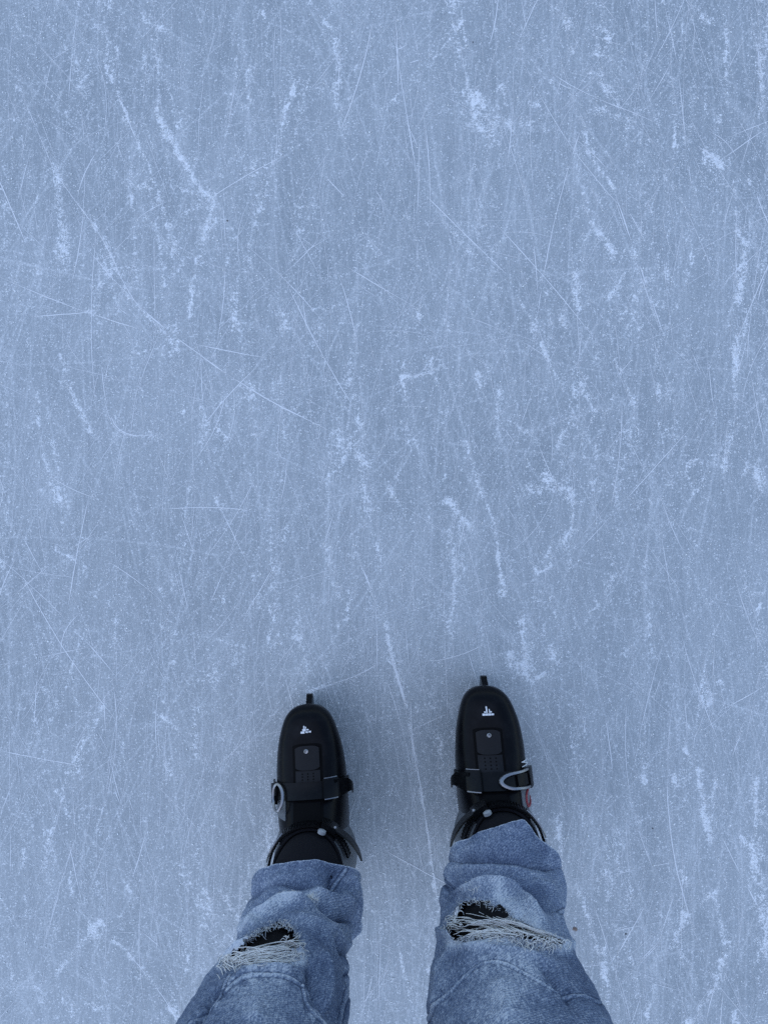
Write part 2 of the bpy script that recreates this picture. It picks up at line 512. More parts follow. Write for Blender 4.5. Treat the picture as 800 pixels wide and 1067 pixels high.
# single skate cuts: points, width in millimetres
CUTS = [
 ([(108,62),(128,110),(145,152)],1.3),([(20,90),(45,150),(60,185),(110,250),(135,310),(175,352)],1.2),([(75,240),(130,305),(180,350),(265,410),(350,452)],1.7),([(35,330),(100,325)],1.2),
 ([(250,45),(242,110),(228,195),(222,215)],1.0),([(305,235),(340,300)],.8),([(340,185),(360,206)],1.0),([(82,0),(75,60),(70,130)],.9),([(530,45),(600,95),(680,125),(740,160),(795,203)],1.5),
 ([(580,40),(590,90),(612,135)],1.2),([(640,200),(662,265),(692,352)],1.5),([(650,212),(700,302)],.9),([(440,200),(490,250),(530,288)],1.2),([(400,80),(425,130),(440,165)],.8),
 ([(437,135),(433,300)],.8),([(690,0),(705,60),(714,150),(722,210)],1.1),([(765,190),(768,260),(764,310)],1.4),([(405,396),(452,388)],1.6),([(565,360),(580,395),(602,445)],1.4),
 ([(115,370),(100,440)],.9),([(105,372),(110,420),(125,455),(172,452)],1.2),([(265,490),(240,580),(210,650)],1.0),([(225,520),(260,590),(276,632)],1.0),([(287,588),(250,650)],1.0),
 ([(370,570),(385,610),(402,652)],1.3),([(25,640),(40,692)],1.0),([(200,640),(205,700)],.9),([(120,715),(95,750),(75,790)],1.0),([(0,782),(45,791),(86,798)],1.7),
 ([(160,830),(150,880),(130,938)],1.4),([(80,870),(70,900),(45,992)],1.2),([(168,745),(190,765)],1.2),([(262,765),(225,800)],.8),([(257,780),(245,850)],.8),([(120,980),(150,1010),(185,1060)],1.2),
 ([(797,690),(775,752),(755,810)],1.1),([(742,852),(775,920),(800,962)],1.7),([(685,920),(640,1000)],1.5),([(745,930),(690,975),(635,1035)],1.8),([(600,920),(680,902),(720,895)],.9),
 ([(635,971),(690,960)],.9),([(645,865),(600,912)],1.1),([(610,742),(608,762)],1.3),([(400,650),(410,690),(425,740),(433,790),(443,850),(450,900),(458,955)],2.2),
 ([(400,700),(420,760),(430,810)],1.0),([(320,722),(370,706),(396,690)],1.4),([(380,655),(355,700)],1.0),([(650,450),(620,480)],.9),([(640,375),(660,425)],1.2),([(500,470),(520,520),(560,570)],.7),
 ([(710,345),(735,400)],.9),([(770,350),(758,430),(752,500)],1.0),([(600,470),(595,560)],.7),([(680,520),(670,600)],.7),([(475,560),(470,640)],1.0),([(500,680),(480,740)],.9),([(780,0),(800,120)],1.0),
 ([(555,75),(610,100)],1.4),([(35,40),(80,90),(110,130)],.7),([(410,42),(420,38)],1.3),([(413,52),(424,47)],1.3),([(426,66),(438,62)],1.3),([(428,87),(440,85)],1.3),([(402,106),(410,103)],1.3),
 ([(480,655),(500,720)],.9),([(690,700),(670,760)],.8),([(735,700),(720,790)],.8),([(20,800),(0,850)],.8),([(120,800),(100,870)],.8),([(590,860),(560,760)],.7),
]
def build_ice():
    step = 0.0017
    x = np.arange(-0.86, 0.8601, step); y = np.arange(-1.1, 1.1001, step)
    nx, ny = len(x), len(y)
    X, Y = np.meshgrid(x, y, indexing='ij')
    PX, PY = W_PX / 2 + X * FPX / CAM_H, H_PX / 2 - Y * FPX / CAM_H
    fr = np.zeros((nx, ny))
    sc = FPX / CAM_H * step                       # photo pixels per cell
    strokes = [(p, w * .9 if w < 8 else w * .85, d * 1.08 if w < 8 else d * .8) for p, w, d in FROST]
    r = random.Random(3)
    for k in range(240):                          # the fainter trails nobody could trace one by one
        cx, cy = r.uniform(-150, 950), r.uniform(-180, 1250)
        a = r.gauss(0, 0.22) if r.random() < 0.7 else r.gauss(0, 0.7)
        L = r.choice((12, 20, 30, 50, 90, 160))
        c = r.gauss(0, 0.1)
        dx, dy = math.sin(a), math.cos(a)
        pts = [(cx + dx * L * u + c * L * dy * u * u * 2, cy + dy * L * u - c * L * dx * u * u * 2) for u in (-.5, -.25, 0, .25, .5)]
        strokes.append((pts, r.uniform(1.2, 4), r.uniform(.1, .4)))
    for pts, w in CUTS:                           # crumbs thrown up along the traced cuts
        strokes.append((pts, .8 + .6 * w, r.uniform(.12, .3)))
    for k in range(130):                          # bundles of near-parallel passes
        cx, cy = r.uniform(-100, 900), r.uniform(-100, 1200)
        a = r.gauss(0, 0.3) if r.random() < .6 else r.gauss(0, .9)
        for q in range(r.randint(2, 5)):
            a2 = a + r.gauss(0, .06); L = r.uniform(60, 260); c = r.gauss(0, .05)
            ox, oy = cx + r.gauss(0, 16), cy + r.gauss(0, 40)
            dx, dy = math.sin(a2), math.cos(a2)
            strokes.append(([(ox + dx * L * u + c * L * dy * u * u * 2, oy + dy * L * u - c * L * dx * u * u * 2) for u in (-.5, -.25, 0, .25, .5)], r.uniform(.9, 2.4), r.uniform(.15, .45)))
    for k in range(170):
        cx, cy = r.uniform(-150, 950), r.uniform(-180, 1250)
        strokes.append(([(cx, cy), (cx + r.uniform(-3, 3), cy + r.uniform(2, 8))], r.uniform(2, 4), r.uniform(.4, .9)))
    N2 = vnoise(np.stack([PX / 9, PY / 9, PX * 0 + .5], -1), 5) * 0.6 + vnoise(np.stack([PX / 3.6, PY / 3.6, PX * 0 + .5], -1), 6) * 0.5
    for pts, w, d in strokes:
        P = np.asarray(pts, float)
        m = w * 4.2 + 8
        i0, i1 = np.searchsorted(x, [(P[:, 0].min() - m - W_PX / 2) * CAM_H / FPX, (P[:, 0].max() + m - W_PX / 2) * CAM_H / FPX])
        j0, j1 = np.searchsorted(y, [(H_PX / 2 - P[:, 1].max() - m) * CAM_H / FPX, (H_PX / 2 - P[:, 1].min() + m) * CAM_H / FPX])
        if i1 <= i0 or j1 <= j0:
            continue
        sl = (slice(i0, i1), slice(j0, j1))
        wob = N2[sl]
        q, par, L = polydist(PX[sl] + wob * 3.2, PY[sl] + wob * 2.4, P)
        e = (0.95 * np.exp(-(q / (w * 0.6 + .3)) ** 2) + 0.2 * np.exp(-(q / (w * 1.5 + 2)) ** 2)) * np.clip(0.85 + 0.95 * wob, 0.05, 1.7)
        fr[sl] = fr[sl] + d * e * (1 - 0.5 * fr[sl])
    mk = np.zeros((nx, ny))
    for k in range(2600):                          # smooth milky grooves
        cx, cy = r.uniform(-150, 950), r.uniform(-180, 1250)
        a = r.gauss(0, 0.35) if r.random() < 0.6 else r.gauss(0, 0.9)
        L = 40 + 420 * r.random() ** 2; c = r.gauss(0, .06); w = r.uniform(.5, 1.0); d = r.uniform(.12, .55)
        if k % 9 == 0:                              # broad smears where a blade scraped sideways
            w = r.uniform(1.8, 5.5); d = r.uniform(.08, .3); L = r.uniform(20, 170)
        dx, dy = math.sin(a), math.cos(a)
        P = np.array([(cx + dx * L * u + c * L * dy * u * u * 2, cy + dy * L * u - c * L * dx * u * u * 2) for u in np.linspace(-.5, .5, 7)])
        m = w * 3 + 3
        i0, i1 = np.searchsorted(x, [(P[:, 0].min() - m - W_PX / 2) * CAM_H / FPX, (P[:, 0].max() + m - W_PX / 2) * CAM_H / FPX])
        j0, j1 = np.searchsorted(y, [(H_PX / 2 - P[:, 1].max() - m) * CAM_H / FPX, (H_PX / 2 - P[:, 1].min() + m) * CAM_H / FPX])
        if i1 <= i0 or j1 <= j0:
            continue
        sl = (slice(i0, i1), slice(j0, j1))
        q, par, Lp = polydist(PX[sl], PY[sl], P)
        g = np.exp(-(q / w) ** 2) * np.clip(np.minimum(par, Lp - par) / (.2 * Lp), 0, 1) * np.clip(.8 + .6 * N2[sl], .1, 1.4)
        mk[sl] = mk[sl] + d * g * (1 - .6 * mk[sl])
    edge = np.clip(np.minimum(np.minimum(0.86 - np.abs(X), 1.1 - np.abs(Y)) / 0.15, 1), 0, 1)
    fr = np.clip(fr, 0, 1.2) * edge
    mk = np.clip(mk, 0, .8) * edge
    V = np.stack([X, Y, np.zeros_like(X)], -1).reshape(-1, 3)
    I = np.arange(nx * ny).reshape(nx, ny)
    Q = np.stack([I[:-1, :-1], I[1:, :-1], I[1:, 1:], I[:-1, 1:]], -1).reshape(-1, 4)
    # the rest of the rink, out to the horizon, joined edge to edge
    B = 600.0
    xa, xb, ya, yb = x[0], x[-1], y[0], y[-1]
    n0 = len(V)
    ext = np.array([(-B, -B, 0), (B, -B, 0), (B, B, 0), (-B, B, 0)], float)
    V = np.vstack([V, ext])
    c00, c10, c11, c01 = I[0, 0], I[-1, 0], I[-1, -1], I[0, -1]
    Q = np.vstack([Q, [(n0, n0 + 1, c10, c00), (n0 + 1, n0 + 2, c11, c10), (n0 + 2, n0 + 3, c01, c11), (n0 + 3, n0, c00, c01)]])
    fr_all = np.r_[fr.reshape(-1), np.zeros(4)]
    me = bpy.data.meshes.new('ice')
    me.vertices.add(len(V)); me.vertices.foreach_set('co', V.reshape(-1))
    me.loops.add(Q.size); me.loops.foreach_set('vertex_index', Q.reshape(-1).astype(np.int32))
    me.polygons.add(len(Q)); me.polygons.foreach_set('loop_start', np.arange(0, Q.size, 4, dtype=np.int32))
    me.update(calc_edges=True)
    a = me.attributes.new('frost', 'FLOAT', 'POINT')
    a.data.foreach_set('value', fr_all.astype(np.float32))
    a = me.attributes.new('milk', 'FLOAT', 'POINT')
    a.data.foreach_set('value', np.r_[mk.reshape(-1), np.zeros(4)].astype(np.float32))
    me.materials.append(MAT['ice'])
    o = bpy.data.objects.new('ice', me)
    COL.objects.link(o)
    tag(o, 'pale blue outdoor skating ice covered in skate cuts and frost', 'ice', kind='structure')
    return x, y, fr

GX, GY, FR = build_ice()

def build_cuts():
    """thin ridges of white powder left along the skate cuts"""
    V, F = [], []
    n = 0
    r = random.Random(11)
    jobs = [([at(*p)[:2] for p in pts], w * 0.0008, .55) for pts, w in CUTS]
    for pts, w in CUTS:                          # a second, finer edge beside many cuts
        if r.random() < 0.6:
            o = np.array([r.uniform(-.004, .004), r.uniform(-.002, .002)])
            jobs.append(([at(*p)[:2] + o for p in pts], w * 0.0005, .5))
    for k in range(14000):
        cx, cy = r.uniform(-1.5, 1.5), r.uniform(-1.8, 1.8)
        a = r.gauss(0.0, 0.28) if r.random() < 0.6 else r.gauss(0, 0.85)
        L = 0.03 + 0.5 * r.random() ** 2.2
        c = r.gauss(0, 0.06)
        dx, dy = math.sin(a), math.cos(a)
        pts = [np.array((cx + dx * L * u + c * L * dy * u * u * 4, cy + dy * L * u - c * L * dx * u * u * 4)) for u in np.linspace(-.5, .5, 7)]
        jobs.append((pts, r.uniform(0.00016, 0.00046) if r.random() < .88 else r.uniform(.0005, .0010), r.uniform(.3, .75)))
    for k, (pts, w, gap) in enumerate(jobs):
        P = resample(np.array(pts), 0.006 if k < 300 else 0.012)
        T = np.gradient(P, axis=0); T /= np.linalg.norm(T, axis=1)[:, None] + 1e-9
        N = np.stack([-T[:, 1], T[:, 0]], 1)
        m = len(P)
        s = np.linspace(0, 1, m)
        nz = vnoise(np.stack([s * m * 0.21, np.full(m, k * 1.7), np.zeros(m)], 1), 3)
        ww = w * np.clip(0.6 + 1.5 * nz, 0.06, 1.6) * np.clip(np.minimum(s, 1 - s) * 6, 0.05, 1)
        P = P + N * (vnoise(np.stack([s * m * 0.5, np.full(m, k * 2.3), np.zeros(m)], 1), 9) * 0.0004)[:, None]
        z = 0.00025 + (k % 400) * 3e-7
        A = np.column_stack([P + N * ww[:, None] / 2, np.full(m, z)])
        C = np.column_stack([P, z + ww * 0.1])
        B = np.column_stack([P - N * ww[:, None] / 2, np.full(m, z)])
        V.append(np.stack([A, C, B], 1).reshape(-1, 3))
        i = np.arange(m - 1) * 3 + n
        F.append(np.stack([i, i + 1, i + 4, i + 3], 1)); F.append(np.stack([i + 1, i + 2, i + 5, i + 4], 1))
        n += 3 * m
    V = np.vstack(V); Q = np.vstack(F)[:, ::-1].copy()
    mesh_np('cut_powder', V, Q, 'scratch', 'white powder lining the crossing skate cuts in the ice', 'skate cuts')

def mesh_np(name, V, Q, mat, label, cat):
    k = Q.shape[1]
    me = bpy.data.meshes.new(name)
    me.vertices.add(len(V)); me.vertices.foreach_set('co', V.reshape(-1))
    me.loops.add(Q.size); me.loops.foreach_set('vertex_index', Q.reshape(-1).astype(np.int32))
    me.polygons.add(len(Q)); me.polygons.foreach_set('loop_start', np.arange(0, Q.size, k, dtype=np.int32))
    me.update(calc_edges=True)
    me.materials.append(MAT[mat])
    o = bpy.data.objects.new(name, me)
    COL.objects.link(o)
    tag(o, label, cat, kind='stuff')
    return o

def build_crumbs():
    """loose grains of shaved ice, thick where the frost is thick"""
    nx, ny = FR.shape
    p = (np.clip(FR, 0, 1) ** 2.0 + 0.09).reshape(-1)
    p /= p.sum()
    n = 34000
    idx = rng.choice(len(p), n, p=p)
    x = GX[idx // ny] + rng.uniform(-.0012, .0012, n); y = GY[idx % ny] + rng.uniform(-.0012, .0012, n)
    s = 0.0003 + 0.0013 * rng.random(n) ** 5
    O = np.array([(1, 0, 0), (-1, 0, 0), (0, 1, 0), (0, -1, 0), (0, 0, .75), (0, 0, -.5)], float)
    T = np.array([(0, 2, 4), (2, 1, 4), (1, 3, 4), (3, 0, 4), (2, 0, 5), (1, 2, 5), (3, 1, 5), (0, 3, 5)])
    a = rng.uniform(0, 2 * PI, n)
    sc = s[:, None, None] * (O[None] * rng.uniform(.55, 1.5, (n, 6, 1)))
    ca, sa = np.cos(a)[:, None], np.sin(a)[:, None]
    V = np.stack([sc[..., 0] * ca - sc[..., 1] * sa, sc[..., 0] * sa + sc[..., 1] * ca, sc[..., 2]], -1)
    V += np.stack([x, y, s * 0.35 + 0.0001], -1)[:, None]
    Q = (T[None] + (np.arange(n) * 6)[:, None, None]).reshape(-1, 3)
    mesh_np('snow_crumbs', V.reshape(-1, 3), Q, 'crumb', 'loose white crumbs of shaved ice scattered over the rink', 'snow')

build_cuts()
build_crumbs()

# small dirt on the ice
def speck(name, px, py, size, mat, label, cat, group=None, seed=1):
    r = np.random.default_rng(seed)
    b = MB()
    nu, nv = 7, 10
    P = np.zeros((nu, nv, 3))
    for i in range(nu):
        ph = PI * (i + .001) / (nu - 1 + .002)
        for j in range(nv):
            th = 2 * PI * j / nv
            k = 1 + 0.35 * r.standard_normal() * math.sin(ph)
            P[i, j] = (size[0] * math.sin(ph) * math.cos(th) * k, size[1] * math.sin(ph) * math.sin(th) * k, size[2] * math.cos(ph))
    b.grid(P, cv=True)
    o = b.build(name, mat)
    p = at(px, py)
    o.location = (p[0], p[1], size[2] * 0.8)
    o.rotation_euler = (0, 0, r.uniform(0, 6))
    tag(o, label, cat, group)
MAT['brown'] = fabric('brown_leaf_bit', (0.17, 0.13, 0.11))
MAT['grit'] = fabric('dark_grit', (0.03, 0.03, 0.035))
speck('leaf_crumb', 598.5, 968, (.0034, .0028, .0012), 'brown', 'brown crumb of leaf frozen beside the jeans knee on the right', 'leaf crumb', seed=2)
speck('grit_grain', 679.5, 863, (.0010, .0009, .0007), 'grit', 'tiny black grit grain on open ice right of the skates', 'grit', 'grit grains on the ice', 3)
speck('grit_grain', 651.5, 973, (.0010, .0014, .0006), 'grit', 'grey grit grain touching a white cut near the lower right corner', 'grit', 'grit grains on the ice', 4)
speck('grit_grain', 492.5, 44, (.0010, .0010, .0007), 'grit', 'tiny black grit grain near the far edge of the ice', 'grit', 'grit grains on the ice', 5)
speck('grit_grain', 237, 230, (.0014, .0009, .0006), 'grit', 'dark grit grain where two frosty trails meet at the upper left', 'grit', 'grit grains on the ice', 6)

# ================================================================== SKATES
SL = 0.292
sw = pchip([0, .0015, .004, .008, .014, .022, .036, .057, .079, .1, .14, .2, .25, .275, .287, SL],
           [.002, .0118, .0188, .0252, .031, .0358, .041, .0465, .0498, .0514, .0518, .049, .0445, .037, .024, .004])
stp = pchip([0, .002, .006, .014, .03, .053, .085, .108, .122, .14, .158, .2, .27, .285, SL],
            [.082, .0895, .0965, .104, .111, .1175, .127, .137, .147, .163, .176, .178, .165, .14, .1])
szb = pchip([0, .003, .01, .03, .27, .285, SL], [.08, .071, .064, .059, .056, .06, .08])
ZM = 0.084
PEX, QEX = 0.82, 0.86

def make_skate(root, m, strap_s, plate, dm, asym, logo, bk=(0, 0, 1), lat=1.5):
    """m = +1 when the outer side is +x. dm: medial shift of the tongue parts"""
    def S(s, ph, off=0.0):
        s = np.asarray(s, float); ph = np.asarray(ph, float)
        def raw(s, ph):
            w, t, zb = sw(s), stp(s), szb(s)
            zm = np.minimum(ZM, (t + zb) / 2 + 0.006)
            c, si = np.cos(ph), np.sin(ph)
            x = w * np.sign(si) * np.abs(si) ** PEX
            z = np.where(c >= 0, zm + (t - zm) * np.abs(c) ** QEX, zm - (zm - zb) * np.abs(c) ** 0.55)
            x = np.where(c < 0, x * (1 - 0.1 * np.abs(c)), x) + asym * np.exp(-(s / .045))
            # flexing crease bulges over the toes and a moulded rib along each side
            z = z + 0.0012 * np.exp(-((s - .05) / .012) ** 2) * (c > 0) * np.abs(si)
            return np.stack([x, SL / 2 - s, z], -1)
        P = raw(s, ph)
        e = 1e-4
        A = raw(s + e, ph) - raw(s - e, ph)
        B = raw(s, ph + e) - raw(s, ph - e)
        N = np.cross(A, B)
        N /= np.linalg.norm(N, axis=-1)[..., None] + 1e-15
        N = np.where((N[..., 2:3] < 0) & (np.cos(ph)[..., None] > 0.02), -N, N)
        N = np.where((np.sign(N[..., 0:1]) != np.sign(np.sin(ph))[..., None]) & (np.abs(np.cos(ph))[..., None] <= 0.02), -N, N)
        return P + N * np.asarray(off)[..., None], N
    def phx(s, x):
        k = np.clip(np.abs(x) / sw(s), 0, .999)
        return np.sign(x) * np.arcsin(k ** (1 / PEX))
    def M(P):
        P = np.array(P, float); P[..., 0] *= m; return P
    def patch(b, s0, s1, x0, x1, off, th, mi=0, ns=14, nxx=14, rnd=0.0):
        """raised sheet over the top of the shell; x0/x1 in outer-positive metres"""
        u = np.linspace(0, 1, ns)[:, None] * np.ones((1, nxx)); v = np.linspace(0, 1, nxx)[None] * np.ones((ns, 1))
        xc, xh = (x0 + x1) / 2, (x1 - x0) / 2
        s = s0 + (s1 - s0) * u
        if rnd:                                         # rounded front and back edges
            s = s0 + (s1 - s0) * u + rnd * ((2 * v - 1) ** 4) * (1 - 2 * u)
        x = xc + xh * (2 * v - 1)
        P, N = S(s, phx(s, x), off + 0 * s)
        b.slab(M(P), M(N), th, mi)
        return P, N
    # ---- shell
    b = MB()
    k = np.arange(76) / 75
    ss = SL * 0.5 * (1 - np.cos(PI * k)); ss = np.clip(ss, 0, SL)
    ph = np.linspace(-PI, PI, 72, endpoint=False)
    P, N = S(ss[:, None] * np.ones((1, 72)), ph[None] * np.ones((76, 1)))
    b.grid(M(P), cv=True)
    b.fan(M(P[0]), M(P[0].mean(0)), 0, True); b.fan(M(P[-1]), M(P[-1].mean(0)))
    shell = b.build('shell', 'shell', root)
    # ---- sole lip around the shell's bottom
    b = MB()
    s = np.linspace(.03, SL - .01, 60)
    lip = []
    for sg in (1, -1):
        Pn, _ = S(s, sg * (PI / 2 + .75) + 0 * s, .0008 + 0 * s)
        b.tube(M(Pn), .0028, 8)
    b.build('sole_rim', 'panel', root)
    # ---- blade holder and blade
    def plate_xz(b, prof, th, mi=0):
        prof = np.asarray(prof, float)
        y = SL / 2 - prof[:, 0]
        L = np.stack([np.full(len(y), -th / 2), y, prof[:, 1]], 1); R = L.copy(); R[:, 0] = th / 2
        n = len(prof)
        b.add(np.vstack([L, R]), [(i, (i + 1) % n, n + (i + 1) % n, n + i) for i in range(n)] + [tuple(range(n))[::-1], tuple(range(n, 2 * n))], mi)
    b = MB()
    plate_xz(b, [(-.005, .036), (-.002, .029), (.03, .024), (.1, .023), (.2, .023), (.27, .024), (.295, .03), (.294, .04), (.28, .066), (.215, .066), (.2, .05), (.17, .042), (.14, .042),
                 (.115, .05), (.1, .066), (.02, .068), (.006, .06), (-.001, .047), (-.0045, .042)], .0092)
    b.build('blade_holder', 'shell', root, smooth=False)
    b = MB()
    q = np.linspace(0, 1, 40)
    sb = -.002 + q * .302
    low = 0.0 + .0035 * ((sb - .149) / .14) ** 2 + .026 * np.clip((.012 - sb) / .014, 0, 1) ** 2 + .02 * np.clip((sb - .285) / .015, 0, 1) ** 2
    plate_xz(b, [(a, z) for a, z in zip(sb, low)] + [(a, .0325) for a in sb[::-1]], .0042)
    b.build('blade', 'steel', root, smooth=False)
    # ---- tongue, plate, vent panel
    p0, p1, v1 = plate
    b = MB()
    patch(b, p0 - .003, .158, -.0212 + dm, .0212 + dm, .0006, .004, ns=40, rnd=.003)
    tg = b.build('tongue', 'gap', root)
    b = MB()
    patch(b, p1 + .0005, v1, -.0172 + dm, .0172 + dm, .0019, .003, ns=22)
    for r_ in range(5):
        for c_ in (-1, 0, 1):
            if r_ == 4 and c_ != 0: continue
            s_ = p1 + .0045 + (v1 - p1 - .006) * r_ / 4
            x_ = dm + c_ * .0078
            th = np.linspace(0, 2 * PI, 10, endpoint=False)
            Pc, _ = S(s_ + .0011 * np.sin(th), phx(s_ + 0 * th, x_ + .0011 * np.cos(th)), .0021 + 0 * th)
            b.fan(M(Pc), M(Pc.mean(0)), 1)
    b.build('vent_panel', ['panel', 'gap'], root)
    b = MB()
    patch(b, p0, p1, -.0168 + dm, .0168 + dm, .0034, .003, ns=20, rnd=.0035)
    tp = b.build('toe_plate', 'panel', root)
    b = MB()
    Pr, Nr = S(p0 + .0075, phx(p0 + .0075, dm + .001), .0042)
    th = np.linspace(0, 2 * PI, 14, endpoint=False)
    for rr, dz in ((.0033, 0),):
        rings = [[Pr + np.array([q_ * math.cos(a), q_ * math.sin(a), h]) for a in th] for q_, h in ((.0034, -.002), (.0034, .0006), (.0026, .0014), (.0012, .0011))]
        b.grid(M(rings), cv=True); b.fan(M(rings[-1]), M(Pr + [0, 0, .0009]))
    b.build('rivet', 'steel', tp)
    b = MB()                                            # lower tongue between the straps
    patch(b, strap_s + .013, .1565, -.0165 + dm, .0165 + dm, .0022, .003, ns=26)
    b.build('instep_pad', 'gap', root)
    # ---- toe emblem: (x0, x1, s0, s1) bars in millimetres, x to the right in the photo
    b = MB()
    for (x0, x1, s0, s1) in logo:
        patch(b, s0 / 1e3, s1 / 1e3, 1.15 * min(m * x0, m * x1) / 1e3, 1.15 * max(m * x0, m * x1) / 1e3, .0005, .001, ns=3, nxx=4)
    b.build('emblem', 'white', root)
    # ---- grey panel on the outer side, behind the instep strap
    b = MB()
    u = np.linspace(strap_s + .012, strap_s + .034, 10)[:, None] * np.ones((1, 10)); v = np.linspace(.62, 1.5, 10)[None] * np.ones((10, 1))
    P, N = S(u, v, .0014 + 0 * u); b.slab(M(P), M(N), .002)
    b.build('side_panel', 'cuff', root)
    # ---- instep strap
    b = MB()
    hw = .0108
    v = np.linspace(-1.35, lat, 44)[None] * np.ones((6, 1))
    u = strap_s + np.linspace(-hw, hw, 6)[:, None] + 0 * v + .006 * (np.abs(v) / 1.5) ** 2
    P, N = S(u, v, .0052 + .0008 * np.exp(-(v / .35) ** 2)); b.slab(M(P), M(N), .0026)
    strap = b.build('instep_strap', 'strap', root)
    # free tail of the strap, springing away on the inner side
    b = MB()
    base, Nb = S(strap_s + 0.0, -.62, .0085)
    e1, _ = S(strap_s + .001, -.95, .0105)
    e2, _ = S(strap_s + .003, -1.2, .0125)
    e3 = e2 + [-.001, -.003, -.009]; e4 = e3 + [.0015, -.005, -.009]
    cl = resample(np.array([base, e1, e2, e3, e4]), .002)
    n = len(cl)
    up_ = np.interp(np.linspace(0, 1, n), [0, .45, 1], [.0098, .0092, -.008]); dn_ = np.interp(np.linspace(0, 1, n), [0, .6, 1], [.0098, .0105, .0125])
    yy = np.zeros((n, 3)); yy[:, 1] = 1
    T = np.gradient(cl, axis=0); Nn = np.cross(T, yy); Nn /= np.linalg.norm(Nn, axis=1)[:, None]
    Nn *= np.where(Nn[:, 2:3] + .3 * -Nn[:, 0:1] < 0, -1, 1)
    G = np.stack([cl + yy * (up_ * (1 - k_) - dn_ * k_)[:, None] for k_ in (0, .33, .67, 1)], 1)
    b.slab(M(G), M(np.repeat(Nn[:, None], 4, 1)), .0022)
    b.build('strap_tail', 'strap', strap)
    # keeper: a squared sleeve with bright worn edges
    b = MB()
    v = np.linspace(-.70, -.30, 12)[None] * np.ones((8, 1)); u = strap_s + np.linspace(-.0128, .0128, 8)[:, None] + 0 * v
    P, N = S(u, v, .0102 + 0 * v); b.slab(M(P), M(N), .004)
    for vv in (-.70, -.31):
        Pq, _ = S(strap_s + np.linspace(-.0126, .0126, 8), vv + np.zeros(8), .0104 + np.zeros(8)); b.tube(M(Pq), .0007, 6, mi=0)
    for k_ in (-.0132, .0132):
        Pq, _ = S(strap_s + k_ + np.zeros(8), np.linspace(-.68, -.33, 8), .0088 + np.zeros(8)); b.tube(M(Pq), .0012, 6, mi=1)
    b.build('strap_keeper', ['strap', 'darksteel'], strap)
    # lever buckle on the outer side: a bent U of flat steel
    b = MB()
    path = []
    for a in np.linspace(0, 1, 30):
        if a < .3:   sv, vv = -.0108 + .002 * (a / .3), 1.0 - .60 * (a / .3)
        elif a > .7: sv, vv = .0108 - .002 * ((1 - a) / .3), 1.0 - .60 * ((1 - a) / .3)
        else:
            g = (a - .3) / .4 * PI
            sv, vv = -.0088 * math.cos(g), .40 - .34 * math.sin(g)
        path.append((strap_s + bk[1] + sv * bk[2] + .002, vv + bk[0], .0088 - .002 * max(0, vv - .5)))
    path = np.array(path)
    if bk[0]:                                           # this one is seen as a closed oval
        g = np.linspace(-.2, 2 * PI - .2, 30)
        path = np.stack([strap_s + .009 + .0165 * np.cos(g), .78 + .2 * np.sin(g), .0098 + 0 * g], 1)
    P, N = S(path[:, 0], path[:, 1], path[:, 2])
    b.tube(M(P), np.interp(np.linspace(0, 1, 30), [0, .3, .5, .7, 1], [.0017, .0021, .0034, .0021, .0017] if not bk[0] else [.0019, .0021, .0019, .0024, .0019]), 8, flat=.75)
    buck = b.build('buckle', 'steel', strap)
    b = MB()
    v = np.linspace(.45 + bk[0], .78 + bk[0], 8)[None] * np.ones((5, 1)); u = strap_s + .002 + np.linspace(-.0066, .0066, 5)[:, None] + 0 * v
    P, N = S(u, v, .0095 + 0 * v); b.slab(M(P), M(N), .004)
    v = np.linspace(.9, 1.12, 6)[None] * np.ones((6, 1)); u = strap_s + bk[1] * .5 + .002 + np.linspace(-.0125, .0125, 6)[:, None] + 0 * v
    P, N = S(u, v + .1 * bk[0], .0095 + 0 * v); b.slab(M(P), M(N), .006)
    b.build('buckle_plate', 'strap', buck)
    # ---- ankle cuff
    def C(z, ph, off=0.0):
        z = np.asarray(z, float); ph = np.asarray(ph, float)
        sc_ = .2115 - .10 * (z - .12)
        a = .0585 - .10 * (z - .12) + off; d = .0665 - .08 * (z - .12) + off
        x = a * np.sign(np.sin(ph)) * np.abs(np.sin(ph)) ** .9; y = SL / 2 - sc_ + d * np.cos(ph)
        N = np.stack([np.sin(ph) + 0 * z, np.cos(ph) + 0 * z, 0 * x], -1)
        return np.stack([x, y, z + 0 * ph], -1), N
    ph = np.linspace(-PI, PI, 64, endpoint=False)
    top = .186 + .05 * (1 - np.cos(ph)) / 2 + .012 * np.sin(ph) ** 2
    rows, inner = [], []
    for f in np.linspace(0, 1, 14):
        z = .105 + (top - .105) * f
        rows.append(C(z, ph)[0])
    for f in (1, .9, .5):
        inner.append(C(.105 + (top - .105) * f, ph, -.003)[0])
    b = MB(); b.grid(M(np.array(rows)), cv=True)
    cuff = b.build('cuff', 'cuff', root)
    b = MB(); b.grid(M(np.array(inner)), cv=True)
    edge = C(top, ph, -.0013)[0]; edge[:, 2] += .0002
    b.tube(M(np.vstack([edge, edge[:1]])), .0021, 8)
    b.build('cuff_lining', 'liner', cuff)
    # black front plate of the cuff
    b = MB()
    v = np.linspace(-.74, .74, 20)[None] * np.ones((9, 1)); f = np.linspace(0, 1, 9)[:, None]
    tz = .186 + .05 * (1 - np.cos(v)) / 2 + .012 * np.sin(v) ** 2
    P, N = C(.13 + (tz - .001 - .13) * f, v, .0022); b.slab(M(P), M(N), .002)
    b.build('front_plate', 'shell', cuff)
    b = MB()                                            # liner rising inside the cuff
    rows = []
    for z, sh, g in ((.15, 0, 0), (.19, 0, 0), (.215, .003, .0035), (.232, .007, .002), (.245, .012, -.002)):
        P = C(z + 0 * ph, ph, -.0045 + g)[0]; P[:, 1] -= sh
        rows.append(P)
